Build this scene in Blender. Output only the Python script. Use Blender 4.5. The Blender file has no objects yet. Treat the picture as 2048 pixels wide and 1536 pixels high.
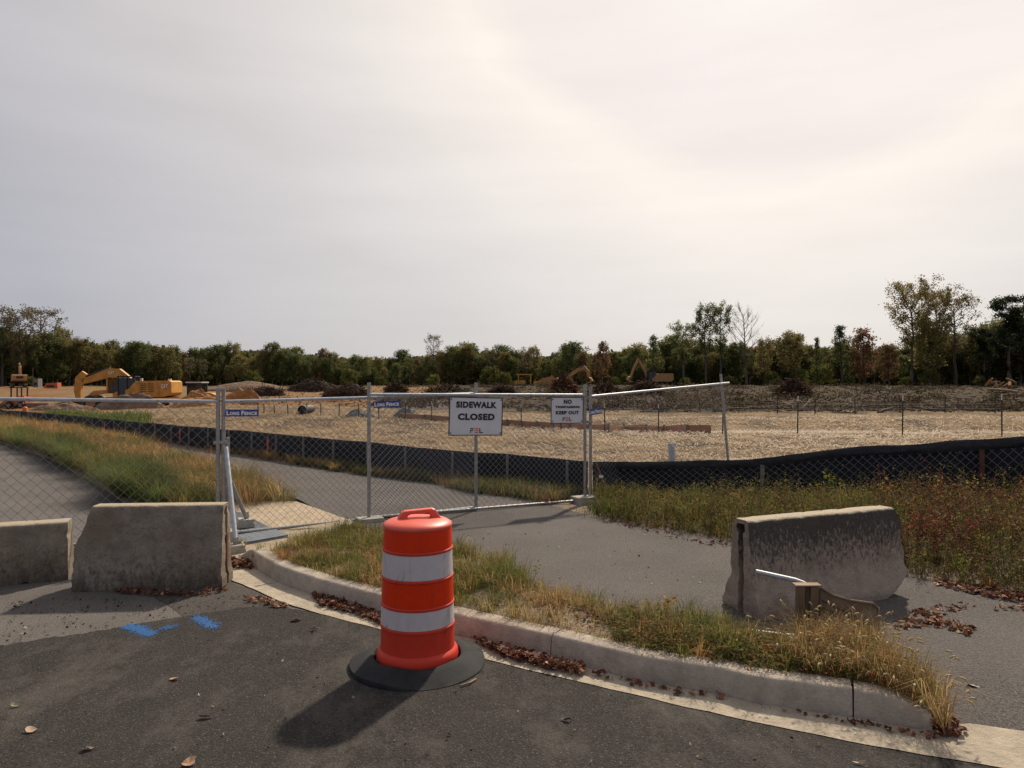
import bpy, bmesh, math, random
import numpy as np
from mathutils import Vector, Matrix, geometry, noise as mnoise

# ------------------------------------------------------------------ camera, sky, sun, exposure
scene = bpy.context.scene
EYE, FPX, CX, CY = 1.9, 1430.0, 1024.0, 768.0
cam_data = bpy.data.cameras.new('camera')
cam_data.sensor_width = 36.0
cam_data.lens = FPX / 2048.0 * 36.0
cam_data.clip_start = 0.05
cam_data.clip_end = 4000.0
cam = bpy.data.objects.new('camera', cam_data)
scene.collection.objects.link(cam)
cam.location = (0, 0, EYE)
cam.rotation_euler = (math.radians(90), 0, 0)
scene.camera = cam

SUN_AZ, SUN_EL = math.radians(24.0), math.radians(43.0)
SUN = Vector((math.sin(SUN_AZ) * math.cos(SUN_EL), math.cos(SUN_AZ) * math.cos(SUN_EL), math.sin(SUN_EL)))
sl = bpy.data.lights.new('sun', 'SUN')
sl.energy = 4.7
sl.angle = math.radians(2.2)
sl.color = (1.0, 0.87, 0.70)
sun = bpy.data.objects.new('sun', sl)
scene.collection.objects.link(sun)
sun.rotation_euler = (-SUN).to_track_quat('-Z', 'Y').to_euler()

world = bpy.data.worlds.new('World')
scene.world = world
world.use_nodes = True
wt = world.node_tree
for n in list(wt.nodes):
    wt.nodes.remove(n)


def wn(t, **kw):
    n = wt.nodes.new(t)
    for k, v in kw.items():
        if k in n.inputs:
            n.inputs[k].default_value = v
        else:
            setattr(n, k, v)
    return n


wout = wn('ShaderNodeOutputWorld')
sky = wn('ShaderNodeTexSky', sky_type='NISHITA', sun_disc=False)
sky.sun_elevation = SUN_EL
sky.sun_rotation = SUN_AZ
bg_sky = wn('ShaderNodeBackground', Strength=0.1)
wt.links.new(sky.outputs[0], bg_sky.inputs[0])
tc = wn('ShaderNodeTexCoord')
# thin cirrostratus veil: brighter towards the sun, a faint 22 degree halo, soft streaks
HALO = Vector((0.299, 0.719, 0.629)).normalized()
dotn = wn('ShaderNodeVectorMath', operation='DOT_PRODUCT')
wt.links.new(tc.outputs['Generated'], dotn.inputs[0])
dotn.inputs[1].default_value = HALO
warp = wn('ShaderNodeTexNoise', Scale=2.2, Detail=3.0, Roughness=0.5)
wmap = wn('ShaderNodeMapping')
wmap.inputs['Scale'].default_value = (1.0, 1.0, 3.2)
wt.links.new(tc.outputs['Generated'], wmap.inputs[0])
wt.links.new(wmap.outputs[0], warp.inputs['Vector'])
wadd = wn('ShaderNodeMath', operation='MULTIPLY_ADD')
wt.links.new(warp.outputs['Fac'], wadd.inputs[0])
wadd.inputs[1].default_value = 0.07
wt.links.new(dotn.outputs['Value'], wadd.inputs[2])
wsub = wn('ShaderNodeMath', operation='SUBTRACT')
wt.links.new(wadd.outputs[0], wsub.inputs[0])
wsub.inputs[1].default_value = 0.035
ramp = wn('ShaderNodeValToRGB')
cr = ramp.color_ramp
cr.interpolation = 'LINEAR'
stops = [(0.0, (.35, .355, .41)), (0.30, (.395, .395, .445)), (0.50, (.44, .434, .475)), (0.62, (.535, .515, .53)), (0.74, (.635, .60, .59)),
         (0.83, (.77, .72, .685)), (0.875, (.87, .80, .735)), (0.908, (.96, .88, .785)), (0.926, (.885, .805, .75)), (0.955, (.87, .795, .755)), (1.0, (.98, .92, .86))]
while len(cr.elements) > 2:
    cr.elements.remove(cr.elements[-1])
for i, (p, c) in enumerate(stops):
    e = cr.elements[i] if i < 2 else cr.elements.new(p)
    e.position = p
    e.color = (*c, 1)
wt.links.new(wsub.outputs[0], ramp.inputs[0])
# streaky cloud modulation, lower contrast away from the horizon
st = wn('ShaderNodeTexNoise', Scale=3.0, Detail=6.0, Roughness=0.55)
smap = wn('ShaderNodeMapping')
smap.inputs['Scale'].default_value = (1.0, 0.8, 6.0)
smap.inputs['Rotation'].default_value = (0.12, 0.10, 0.3)
wt.links.new(tc.outputs['Generated'], smap.inputs[0])
wt.links.new(smap.outputs[0], st.inputs['Vector'])
srange = wn('ShaderNodeMapRange')
for k, v in zip(('From Min', 'From Max', 'To Min', 'To Max'), (0.30, 0.72, 0.955, 1.035)):
    srange.inputs[k].default_value = v
wt.links.new(st.outputs['Fac'], srange.inputs[0])
mulc = wn('ShaderNodeVectorMath', operation='SCALE')
wt.links.new(ramp.outputs[0], mulc.inputs[0])
wt.links.new(srange.outputs[0], mulc.inputs['Scale'])
bg_cl = wn('ShaderNodeBackground', Strength=0.98)
wt.links.new(mulc.outputs[0], bg_cl.inputs[0])
mixw = wn('ShaderNodeMixShader', Fac=0.94)
wt.links.new(bg_sky.outputs[0], mixw.inputs[1])
wt.links.new(bg_cl.outputs[0], mixw.inputs[2])
wt.links.new(mixw.outputs[0], wout.inputs[0])

scene.view_settings.view_transform = 'Standard'
scene.view_settings.look = 'None'
scene.view_settings.exposure = 0.13
scene.view_settings.gamma = 1.0
scene.view_settings.use_curve_mapping = False
scene.cycles.max_bounces = 6
scene.cycles.transparent_max_bounces = 8
scene.cycles.use_denoising = True

rng = np.random.default_rng(7)
random.seed(7)
COL = scene.collection

# ------------------------------------------------------------------ small numpy noise, points on the ground
_tab = np.random.default_rng(3).random((256, 256))


def vnoise(x, y):
    x = np.asarray(x, float); y = np.asarray(y, float)
    xi = np.floor(x).astype(int); yi = np.floor(y).astype(int)
    fx = x - xi; fy = y - yi
    fx = fx * fx * (3 - 2 * fx); fy = fy * fy * (3 - 2 * fy)
    a = _tab[xi % 256, yi % 256]; b = _tab[(xi + 1) % 256, yi % 256]
    c = _tab[xi % 256, (yi + 1) % 256]; d = _tab[(xi + 1) % 256, (yi + 1) % 256]
    return a * (1 - fx) * (1 - fy) + b * fx * (1 - fy) + c * (1 - fx) * fy + d * fx * fy


def fbm(x, y, o=4):
    s = 0; a = .5; t = 0
    for i in range(o):
        s = s + a * vnoise(np.asarray(x) * 2 ** i + 17 * i, np.asarray(y) * 2 ** i + 31 * i); t += a; a *= .5
    return s / t


def S(t):
    t = np.clip(t, 0, 1)
    return t * t * (3 - 2 * t)


def P(px, py, z=0.0):
    """photo direction (px, py) met with the level plane at height z"""
    Y = FPX * (EYE - z) / (py - CY)
    return Vector(((px - CX) / FPX * Y, Y, z))


def Hp(x, y):
    """level of the asphalt path: 0.10 on the far side, running down to the gutter near the drive"""
    return np.clip((np.asarray(y) - 3.9) / 2.2, 0, 1) * 0.10 + 0.012


def PP(px, py, off=0.0):
    z = 0.1
    for _ in range(12):
        p = P(px, py, z)
        z = float(Hp(p.x, p.y)) + off
    return P(px, py, z)


SILT_L = [(-60, 67), (-25, 35), (-18.4, 29.3), (-12.8, 23.8), (-6.7, 18.2), (-3.8, 15.5), (-1.6, 13.5), (-.35, 12.7), (1.22, 11.55)]
SILT_R = [(1.3, 11.5), (3.2, 10.9), (5.0, 10.2), (6.66, 9.3), (9, 8.2), (14, 6)]
_sx = [p[0] for p in SILT_L + SILT_R]; _sy = [p[1] for p in SILT_L + SILT_R]
_zx = [-60, -25, -12.8, -6.7, 0, 1.25, 3.2, 5, 6.66, 9, 14]
_zz = [.0, .04, .06, .10, .08, .06, .15, .30, .42, .5, .6]


def silt_y(x): return np.interp(x, _sx, _sy)
def silt_z(x): return np.interp(x, _zx, _zz)


def H(x, y):
    """height of the open ground beyond the silt fence"""
    x = np.asarray(x, float); y = np.asarray(y, float)
    d = y - silt_y(x)
    zf = 0.2 + .55 * np.exp(-((x + 13) / 9) ** 2 - ((y - 37) / 9) ** 2)
    zf = zf - .95 * S((y - 45) / 8) * S((-x - 6) / 8) * (1 - S((y - 78) / 30))
    zf = zf - .32 * np.exp(-((y - 29.5) / 3.0) ** 2) * S((x + 1) / 6)
    zf = zf + 1.25 * S((y - 42) / 85) + 7 * S((y - 178) / 60)
    zf = zf + (fbm(x * .22, y * .22, 3) - .5) * .45 * S((y - 40) / 20) + (fbm(x * .55 + 3, y * .3, 4) - .5) * 1.0 * S((y - 44) / 10) * S((x + 8) / 8) + (fbm(x * .6 + 9, y * .6, 3) - .5) * .16
    w = S(d / 5)
    z = silt_z(x) * (1 - w) + zf * w + (fbm(x * 2, y * 2, 2) - .5) * .05
    return np.where(d < -.15, -.3, z)


def hit(px, py):
    """first meeting of a photo direction with the open ground"""
    u = (px - CX) / FPX; v = (CY - py) / FPX
    Y = np.geomspace(11.0, 420, 6000)
    z = EYE + v * Y; h = H(u * Y, Y)
    ok = np.where((z <= h) & (Y > silt_y(u * Y) + .1))[0]
    i = ok[0] if len(ok) else len(Y) - 1
    return Vector((u * Y[i], Y[i], h[i]))


def on(px, Y):
    x = (px - CX) / FPX * Y
    return Vector((x, Y, float(H(x, Y))))


# ------------------------------------------------------------------ materials
def nt_mat(name, rough=.8, metal=0.0):
    m = bpy.data.materials.new(name)
    m.use_nodes = True
    nt = m.node_tree
    b = nt.nodes['Principled BSDF']
    b.inputs['Roughness'].default_value = rough
    b.inputs['Metallic'].default_value = metal
    return m, nt, b


def nd(nt, t, **kw):
    n = nt.nodes.new(t)
    for k, v in kw.items():
        if k in n.inputs:
            n.inputs[k].default_value = v
        else:
            setattr(n, k, v)
    return n


def noise_fac(nt, scale, lo, hi, detail=5, rough=.55, vec=None, stretch=None):
    co = nd(nt, 'ShaderNodeTexCoord')
    src = vec or co.outputs['Object']
    if stretch:
        mp = nd(nt, 'ShaderNodeMapping')
        mp.inputs['Scale'].default_value = stretch
        nt.links.new(src, mp.inputs[0]); src = mp.outputs[0]
    n = nd(nt, 'ShaderNodeTexNoise', Scale=scale, Detail=detail, Roughness=rough)
    nt.links.new(src, n.inputs['Vector'])
    r = nd(nt, 'ShaderNodeMapRange')
    r.inputs['From Min'].default_value = lo; r.inputs['From Max'].default_value = hi
    nt.links.new(n.outputs['Fac'], r.inputs[0])
    return r.outputs[0]


def mixc(nt, fac, a, b, blend='MIX'):
    m = nd(nt, 'ShaderNodeMix', data_type='RGBA', blend_type=blend)
    for s, v in ((m.inputs[6], a), (m.inputs[7], b)):
        if isinstance(v, (tuple, list)):
            s.default_value = (*v[:3], 1)
        else:
            nt.links.new(v, s)
    if isinstance(fac, (int, float)):
        m.inputs[0].default_value = fac
    else:
        nt.links.new(fac, m.inputs[0])
    return m.outputs[2]


def bump(nt, b, h, strength, dist=.01):
    n = nd(nt, 'ShaderNodeBump', Strength=strength, Distance=dist)
    nt.links.new(h, n.inputs['Height'])
    nt.links.new(n.outputs[0], b.inputs['Normal'])


def mat(name, c1, c2=None, scale=12, rough=.75, metal=0.0, bmp=0.0, bscale=120, lo=.35, hi=.65, stretch=None, dist=.005):
    m, nt, b = nt_mat(name, rough, metal)
    if c2:
        nt.links.new(mixc(nt, noise_fac(nt, scale, lo, hi, stretch=stretch), c1, c2), b.inputs['Base Color'])
    else:
        b.inputs['Base Color'].default_value = (*c1, 1)
    if bmp:
        bump(nt, b, noise_fac(nt, bscale, .2, .8), bmp, dist)
    return m


def asphalt(name, c, speck, light=.5, patch=None, patch_amt=.5):
    m, nt, b = nt_mat(name, .85)
    g = noise_fac(nt, 62, .36, .66, 4, .75)
    col = mixc(nt, g, tuple(v * .38 for v in c), tuple(v * 1.7 for v in c))
    big = noise_fac(nt, .9, .35, .70, 5, .6)
    col = mixc(nt, big, col, mixc(nt, .5, col, tuple(v * 1.7 for v in c)))
    sp = noise_fac(nt, 110, .64, .70, 2, .5)
    col = mixc(nt, sp, col, speck)
    if patch:
        pf = noise_fac(nt, 1.5, .49, .70, 9, .78, stretch=(1, .5, 1))
        mm = nd(nt, 'ShaderNodeMath', operation='MULTIPLY')
        nt.links.new(pf, mm.inputs[0]); mm.inputs[1].default_value = patch_amt
        col = mixc(nt, mm.outputs[0], col, patch)
    nt.links.new(col, b.inputs['Base Color'])
    bump(nt, b, noise_fac(nt, 80, .3, .7, 3, .7), .8, .008)
    b.inputs['Specular IOR Level'].default_value = .15
    return m


def attr_mat(name, rough=.7, trans=.3, vary=.0, spec=.3):
    m, nt, b = nt_mat(name, rough)
    a = nd(nt, 'ShaderNodeAttribute', attribute_name='Col')
    col = a.outputs['Color']
    if vary:
        oi = nd(nt, 'ShaderNodeObjectInfo')
        r = nd(nt, 'ShaderNodeMapRange')
        r.inputs['To Min'].default_value = 1 - vary; r.inputs['To Max'].default_value = 1 + vary
        nt.links.new(oi.outputs['Random'], r.inputs[0])
        hs = nd(nt, 'ShaderNodeHueSaturation')
        nt.links.new(r.outputs[0], hs.inputs['Value']); nt.links.new(col, hs.inputs['Color'])
        rh = nd(nt, 'ShaderNodeMapRange')
        rh.inputs['To Min'].default_value = .485; rh.inputs['To Max'].default_value = .51
        sw = nd(nt, 'ShaderNodeMath', operation='FRACT')
        ml = nd(nt, 'ShaderNodeMath', operation='MULTIPLY'); ml.inputs[1].default_value = 7.31
        nt.links.new(oi.outputs['Random'], ml.inputs[0]); nt.links.new(ml.outputs[0], sw.inputs[0])
        nt.links.new(sw.outputs[0], rh.inputs[0]); nt.links.new(rh.outputs[0], hs.inputs['Hue'])
        col = hs.outputs[0]
    nt.links.new(col, b.inputs['Base Color'])
    b.inputs['Specular IOR Level'].default_value = spec
    if trans:
        t = nd(nt, 'ShaderNodeBsdfTranslucent')
        nt.links.new(col, t.inputs[0])
        ms = nd(nt, 'ShaderNodeMixShader', Fac=trans)
        nt.links.new(b.outputs[0], ms.inputs[1]); nt.links.new(t.outputs[0], ms.inputs[2])
        nt.links.new(ms.outputs[0], nt.nodes['Material Output'].inputs[0])
    return m


def soil_attr(name):
    """open ground: soil and straw colours stored per vertex, fibres and clods by noise"""
    m, nt, b = nt_mat(name, .95)
    a = nd(nt, 'ShaderNodeAttribute', attribute_name='Col')
    f = noise_fac(nt, 9, .25, .75, 6, .75)
    c = mixc(nt, f, (.62, .60, .57), (1.25, 1.25, 1.25))
    col = mixc(nt, 1.0, a.outputs['Color'], c, 'MULTIPLY')
    f2 = noise_fac(nt, 1.1, .3, .7, 5, .7, stretch=(1, 2.2, 1))
    col = mixc(nt, 1.0, col, mixc(nt, f2, (.70, .68, .66), (1.2, 1.2, 1.2)), 'MULTIPLY')
    nt.links.new(col, b.inputs['Base Color'])
    bump(nt, b, noise_fac(nt, 7, .2, .8, 7, .75), .9, .12)
    b.inputs['Specular IOR Level'].default_value = .1
    return m


def concrete(name, base, dark, stain_amt=.8, stain_lo=.42, streak=(6, 6, .8), zlo=0.0, zhi=.8, pits=.7, warm=None, top=None, sw_=(.35, .75), mott=.62):
    """aged concrete: grime that grows towards the top in vertical runs, pits and aggregate"""
    m, nt, b = nt_mat(name, .92)
    co = nd(nt, 'ShaderNodeTexCoord')
    col = mixc(nt, noise_fac(nt, 7, .32, .68, 8, .72), base, tuple(v * mott for v in base))
    if warm:
        col = mixc(nt, noise_fac(nt, 2.3, .45, .7, 4), col, warm)
    sx = nd(nt, 'ShaderNodeSeparateXYZ')
    nt.links.new(co.outputs['Object'], sx.inputs[0])
    zr = nd(nt, 'ShaderNodeMapRange')
    zr.inputs['From Min'].default_value = zlo; zr.inputs['From Max'].default_value = zhi
    nt.links.new(sx.outputs['Z'], zr.inputs[0])
    n1 = noise_fac(nt, 4.0, .28, .78, 8, .72, stretch=streak)
    ad = nd(nt, 'ShaderNodeMath', operation='ADD')
    nt.links.new(n1, ad.inputs[0]); nt.links.new(zr.outputs[0], ad.inputs[1])
    r2 = nd(nt, 'ShaderNodeMapRange')
    r2.inputs['From Min'].default_value = stain_lo + sw_[0]; r2.inputs['From Max'].default_value = stain_lo + sw_[1]
    r2.inputs['To Max'].default_value = stain_amt
    nt.links.new(ad.outputs[0], r2.inputs[0])
    so = nd(nt, 'ShaderNodeSeparateXYZ'); nt.links.new(co.outputs['Normal'], so.inputs[0])
    ab = nd(nt, 'ShaderNodeMath', operation='ABSOLUTE'); nt.links.new(so.outputs['X'], ab.inputs[0])
    er = nd(nt, 'ShaderNodeMapRange'); er.inputs['From Min'].default_value = .6; er.inputs['From Max'].default_value = .9; er.inputs['To Min'].default_value = 1.0; er.inputs['To Max'].default_value = .3
    nt.links.new(ab.outputs[0], er.inputs[0])
    em = nd(nt, 'ShaderNodeMath', operation='MULTIPLY'); nt.links.new(er.outputs[0], em.inputs[0]); nt.links.new(r2.outputs[0], em.inputs[1])
    col = mixc(nt, em.outputs[0], col, dark)
    if top:  # upward faces: grime left off, and sunlit paleness painted into the colour
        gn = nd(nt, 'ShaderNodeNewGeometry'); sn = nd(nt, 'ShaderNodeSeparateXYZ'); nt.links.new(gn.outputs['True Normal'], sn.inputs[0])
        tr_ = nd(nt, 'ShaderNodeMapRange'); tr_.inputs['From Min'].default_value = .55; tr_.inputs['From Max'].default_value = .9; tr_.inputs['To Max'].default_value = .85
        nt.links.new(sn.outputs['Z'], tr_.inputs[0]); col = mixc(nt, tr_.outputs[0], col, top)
    pf = noise_fac(nt, 60, .60, .68, 4, .6)
    pm = nd(nt, 'ShaderNodeMath', operation='MULTIPLY'); pm.inputs[1].default_value = pits
    nt.links.new(pf, pm.inputs[0])
    col = mixc(nt, pm.outputs[0], col, tuple(v * .35 for v in base))
    nt.links.new(col, b.inputs['Base Color'])
    bump(nt, b, noise_fac(nt, 45, .25, .75, 8, .7), .75, .012)
    b.inputs['Specular IOR Level'].default_value = .2
    return m


M = {}
M['asphalt_old'] = asphalt('worn_grey_asphalt', (.108, .097, .089), (.27, .25, .23), patch=(.17, .16, .145), patch_amt=.6)
M['asphalt_new'] = asphalt('fresh_dark_asphalt', (.030, .0268, .0245), (.16, .145, .125), patch=(.115, .105, .09), patch_amt=.75)
M['asphalt_mid'] = asphalt('brown_grey_asphalt', (.062, .055, .050), (.2, .18, .16), patch=(.09, .08, .07), patch_amt=.6)
M['asphalt_path'] = asphalt('path_asphalt', (.088, .079, .074), (.25, .235, .215), patch=(.11, .10, .09), patch_amt=.5)
M['gutter'] = concrete('gutter_concrete', (.50, .43, .33), (.22, .19, .16), .5, .62, (2, 2, 2), 0, 4, .35)
M['kerb'] = concrete('kerb_concrete', (.52, .45, .365), (.21, .18, .155), .6, .64, (2.5, 2.5, .7), -.3, .9, .3)
M['landing'] = concrete('landing_concrete', (.50, .40, .28), (.28, .22, .17), .4, .62, (2, 2, 2), 0, 4, .4)
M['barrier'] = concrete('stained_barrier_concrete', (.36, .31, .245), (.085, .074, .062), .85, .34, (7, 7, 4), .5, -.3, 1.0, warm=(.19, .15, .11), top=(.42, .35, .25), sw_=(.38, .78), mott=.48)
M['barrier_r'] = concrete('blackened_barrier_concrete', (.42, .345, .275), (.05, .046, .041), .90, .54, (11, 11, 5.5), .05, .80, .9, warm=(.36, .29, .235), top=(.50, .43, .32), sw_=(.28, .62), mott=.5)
M['block'] = concrete('footing_concrete', (.52, .49, .42), (.3, .27, .22), .4, .6, (3, 3, 3), 0, 3, .4)
M['galv'] = mat('galvanised_steel', (.38, .375, .37), (.25, .245, .24), 30, .5, .6, .1, 200)
M['galv_light'] = mat('bright_galvanised_steel', (.46, .48, .51), (.36, .38, .41), 20, .5, .35)
M['wire'] = mat('galvanised_wire', (.22, .22, .225), None, rough=.5, metal=.35)
M['wire_d'] = mat('dull_wire', (.15, .155, .17), None, rough=.6, metal=.2)
M['fabric'] = mat('black_silt_fabric', (.007, .008, .010), (.013, .0145, .018), 6, .9, 0, .35, 300)
M['fabric_fold'] = mat('folded_black_fabric', (.008, .009, .012), (.02, .021, .026), 5, .8, 0, .7, 14, dist=.03)
M['stake'] = mat('weathered_stake', (.20, .185, .165), (.12, .105, .09), 8, .85, stretch=(6, 6, 1))
M['rust'] = mat('rusty_steel', (.16, .06, .04), (.08, .035, .025), 25, .85, .2)
M['rust_plate'] = mat('rust_red_plate', (.13, .025, .015), (.06, .02, .015), 18, .8)
M['green_post'] = mat('green_steel_post', (.018, .028, .02), None, rough=.6)
M['white_tip'] = mat('white_post_tip', (.55, .55, .52), None, rough=.6)
M['sign_white'] = mat('white_sign_face', (.66, .66, .68), (.58, .575, .60), 3, .45)
M['sign_black'] = mat('black_sign_print', (.012, .012, .014), None, rough=.5)
M['sign_blue'] = mat('blue_sign_face', (.025, .045, .23), None, rough=.45)
M['sign_orange'] = mat('orange_sign_print', (.62, .10, .03), None, rough=.5)
M['letter_white'] = mat('white_sign_print', (.72, .72, .72), None, rough=.5)
M['pvc'] = mat('white_plastic_pipe', (.55, .58, .62), (.42, .44, .48), 8, .5)
M['pad'] = mat('grey_tactile_pad', (.17, .195, .225), (.13, .15, .17), 10, .7)
M['tan_sheet'] = mat('tan_painted_sheet', (.16, .105, .06), (.10, .066, .038), 5, .6, 0, .15, 30)
M['tan_dark'] = mat('inside_of_brown_channel', (.10, .07, .045), (.06, .04, .025), 10, .75)
M['soil'] = soil_attr('open_ground')
M['verge_soil'] = mat('verge_soil', (.14, .10, .065), (.27, .21, .145), 9, .95, 0, .8, 40, dist=.03)
M['grass'] = attr_mat('grass_blades', .7, .5, 0, .15)
M['leafm'] = attr_mat('weed_leaves', .75, .4, 0, .1)
M['litter'] = attr_mat('dry_leaves', .75, .15)
M['straw'] = attr_mat('straw_strands', .7, .15)
M['crown'] = attr_mat('tree_leaves', .9, .5, .3, .05)
M['bark'] = mat('bark', (.11, .09, .072), (.06, .05, .04), 6, .95)
M['sticks'] = attr_mat('broken_branches', .9, 0, 0, .1)
M['rock'] = mat('grey_gravel', (.22, .215, .21), (.12, .115, .11), 3, .95, 0, .8, 8, dist=.2)
M['dirt'] = mat('orange_dirt', (.42, .20, .06), (.28, .13, .05), 1.5, .95, 0, .8, 4, dist=.3)
M['dirt_b'] = mat('brown_dirt', (.22, .14, .085), (.13, .085, .055), 1.5, .95, 0, .8, 4, dist=.3)
M['yellow'] = mat('machine_yellow', (.56, .27, .035), (.38, .175, .03), 2, .5)
M['yellow_old'] = mat('faded_machine_yellow', (.38, .20, .07), (.30, .15, .05), 2, .6)
M['mach_black'] = mat('machine_black', (.012, .012, .013), None, rough=.6)
M['mach_grey'] = mat('machine_grey', (.16, .155, .15), None, rough=.6)
M['glass'] = mat('dark_cab_glass', (.02, .026, .03), None, rough=.12)
M['mach_white'] = mat('machine_white', (.55, .55, .53), None, rough=.5)
M['mach_red'] = mat('machine_orange_red', (.42, .085, .03), None, rough=.55)
M['track'] = mat('track_steel', (.06, .05, .042), (.10, .075, .05), 3, .85)
M['board'] = mat('orange_brown_board', (.42, .21, .10), (.30, .15, .075), 2.5, .85)
M['blue_paint'] = mat('blue_marking_paint', (.006, .075, .23), (.01, .10, .29), 30, .8)
M['pink'] = mat('pink_marker_tape', (.55, .08, .06), None, rough=.7)
M['cone'] = mat('orange_cone', (.75, .16, .02), None, rough=.6)
M['wood'] = mat('raw_wood', (.30, .21, .13), (.18, .12, .08), 4, .85)
M['rubber'] = mat('worn_black_rubber', (.018, .0188, .020), (.032, .033, .0345), 7, .85, 0, .25, 60)

M['rubber'].node_tree.nodes['Principled BSDF'].inputs['Specular IOR Level'].default_value = .2
M['pad_dark'] = mat('grey_tactile_plate_base', (.06, .07, .085), None, rough=.7)


def scuffed(name, c, rough, scuff, amt, spec=.5):
    m, nt, b = nt_mat(name, rough)
    s = noise_fac(nt, 9, .56, .72, 8, .72, stretch=(1, 1, .45))
    mm = nd(nt, 'ShaderNodeMath', operation='MULTIPLY'); mm.inputs[1].default_value = amt
    nt.links.new(s, mm.inputs[0])
    col = mixc(nt, mm.outputs[0], c, scuff)
    col = mixc(nt, noise_fac(nt, 14, .35, .8, 4), col, tuple(v * .88 for v in c))
    nt.links.new(col, b.inputs['Base Color'])
    b.inputs['Specular IOR Level'].default_value = spec
    return m


M['orange'] = scuffed('orange_red_plastic', (.58, .040, .018), .5, (.12, .03, .02), .3, .3)
M['orange_lid'] = scuffed('faded_orange_lid', (.70, .10, .06), .45, (.3, .06, .04), .25)
M['band_o'] = scuffed('orange_reflective_sheet', (.70, .036, .003), .4, (.16, .03, .02), .55, .2)
M['band_w'] = scuffed('white_reflective_sheet', (.56, .515, .525), .4, (.2, .17, .17), .45, .3)

# ------------------------------------------------------------------ mesh helpers


class MB:
    """collects shapes and links them as one mesh object"""

    def __init__(s):
        s.v = []; s.f = []

    def add(s, vs, fs):
        o = len(s.v)
        s.v.extend([tuple(v) for v in vs]); s.f.extend([tuple(i + o for i in f) for f in fs])
        return s

    def box(s, c, d, rz=0.0, M4=None):
        x, y, z = d[0] / 2, d[1] / 2, d[2] / 2
        vs = [Vector((a * x, b * y, e * z)) for a in (-1, 1) for b in (-1, 1) for e in (-1, 1)]
        R = Matrix.Rotation(rz, 3, 'Z')
        vs = [R @ v + Vector(c) for v in vs]
        if M4: vs = [M4 @ v for v in vs]
        return s.add(vs, [(0, 1, 3, 2), (4, 6, 7, 5), (0, 4, 5, 1), (2, 3, 7, 6), (0, 2, 6, 4), (1, 5, 7, 3)])

    def tube(s, p0, p1, r0, r1=None, n=8, cap=True):
        return s.path([p0, p1], [r0, r0 if r1 is None else r1], n, cap)

    def path(s, pts, rad, n=8, cap=True):
        pts = [Vector(p) for p in pts]
        if not hasattr(rad, '__len__'): rad = [rad] * len(pts)
        vs = []; fs = []
        ref = Vector((0, 0, 1))
        for i, p in enumerate(pts):
            t = (pts[min(i + 1, len(pts) - 1)] - pts[max(i - 1, 0)]).normalized()
            a = t.cross(ref)
            if a.length < 1e-3: a = t.cross(Vector((1, 0, 0)))
            a.normalize(); b = t.cross(a)
            for k in range(n):
                th = 2 * math.pi * k / n
                vs.append(p + (a * math.cos(th) + b * math.sin(th)) * rad[i])
        for i in range(len(pts) - 1):
            for k in range(n):
                fs.append((i * n + k, i * n + (k + 1) % n, (i + 1) * n + (k + 1) % n, (i + 1) * n + k))
        if cap:
            fs.append(tuple(range(n - 1, -1, -1))); fs.append(tuple((len(pts) - 1) * n + k for k in range(n)))
        return s.add(vs, fs)

    def prism(s, poly, y0, y1):
        """outline in x-z, extruded along y"""
        n = len(poly)
        vs = [(p[0], y0, p[1]) for p in poly] + [(p[0], y1, p[1]) for p in poly]
        fs = [(i, (i + 1) % n, n + (i + 1) % n, n + i) for i in range(n)]
        fs += [tuple(range(n - 1, -1, -1)), tuple(range(n, 2 * n))]
        return s.add(vs, fs)

    def lathe(s, prof, n=48, c=(0, 0, 0), disp=None, close=False):
        vs = []; fs = []
        for (r, z) in prof:
            for k in range(n):
                th = 2 * math.pi * k / n
                rr, zz = (r, z) if disp is None else disp(r, z, th)
                vs.append((c[0] + rr * math.cos(th), c[1] + rr * math.sin(th), c[2] + zz))
        for i in range(len(prof) - 1):
            for k in range(n):
                fs.append((i * n + k, i * n + (k + 1) % n, (i + 1) * n + (k + 1) % n, (i + 1) * n + k))
        if close:
            fs.append(tuple(range(n - 1, -1, -1))); fs.append(tuple((len(prof) - 1) * n + k for k in range(n)))
        return s.add(vs, fs)

    def build(s, name, m, parent=None, smooth=False, local=False):
        me = bpy.data.meshes.new(name)
        vs = s.v
        if parent is not None and not local:
            q = world_loc(parent)
            vs = [(v[0] - q[0], v[1] - q[1], v[2] - q[2]) for v in vs]
        me.from_pydata(vs, [], s.f)
        me.materials.append(M[m] if isinstance(m, str) else m)
        me.update()
        bm = bmesh.new(); bm.from_mesh(me)
        bmesh.ops.recalc_face_normals(bm, faces=bm.faces[:])
        bm.to_mesh(me); bm.free()
        if smooth:
            for p in me.polygons: p.use_smooth = True
            try: me.set_sharp_from_angle(angle=math.radians(40))
            except Exception: pass
        return link(name, me, parent)


def world_loc(o):
    q = Vector((0, 0, 0))
    while o is not None:
        q = q + o.location; o = o.parent
    return q


def link(name, data, parent=None):
    o = bpy.data.objects.new(name, data)
    COL.objects.link(o)
    if parent is not None: o.parent = parent
    return o


def tag(o, label=None, cat=None, group=None, kind=None):
    if label: o['label'] = label
    if cat: o['category'] = cat
    if group: o['group'] = group
    if kind: o['kind'] = kind
    return o


def thing(name, label, cat, loc=(0, 0, 0), group=None, rz=0.0):
    o = link(name, None)
    o.location = loc; o.rotation_euler = (0, 0, rz)
    return tag(o, label, cat, group)


def kids(o): return [c for c in bpy.data.objects if c.parent == o]


_children = {}


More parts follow.
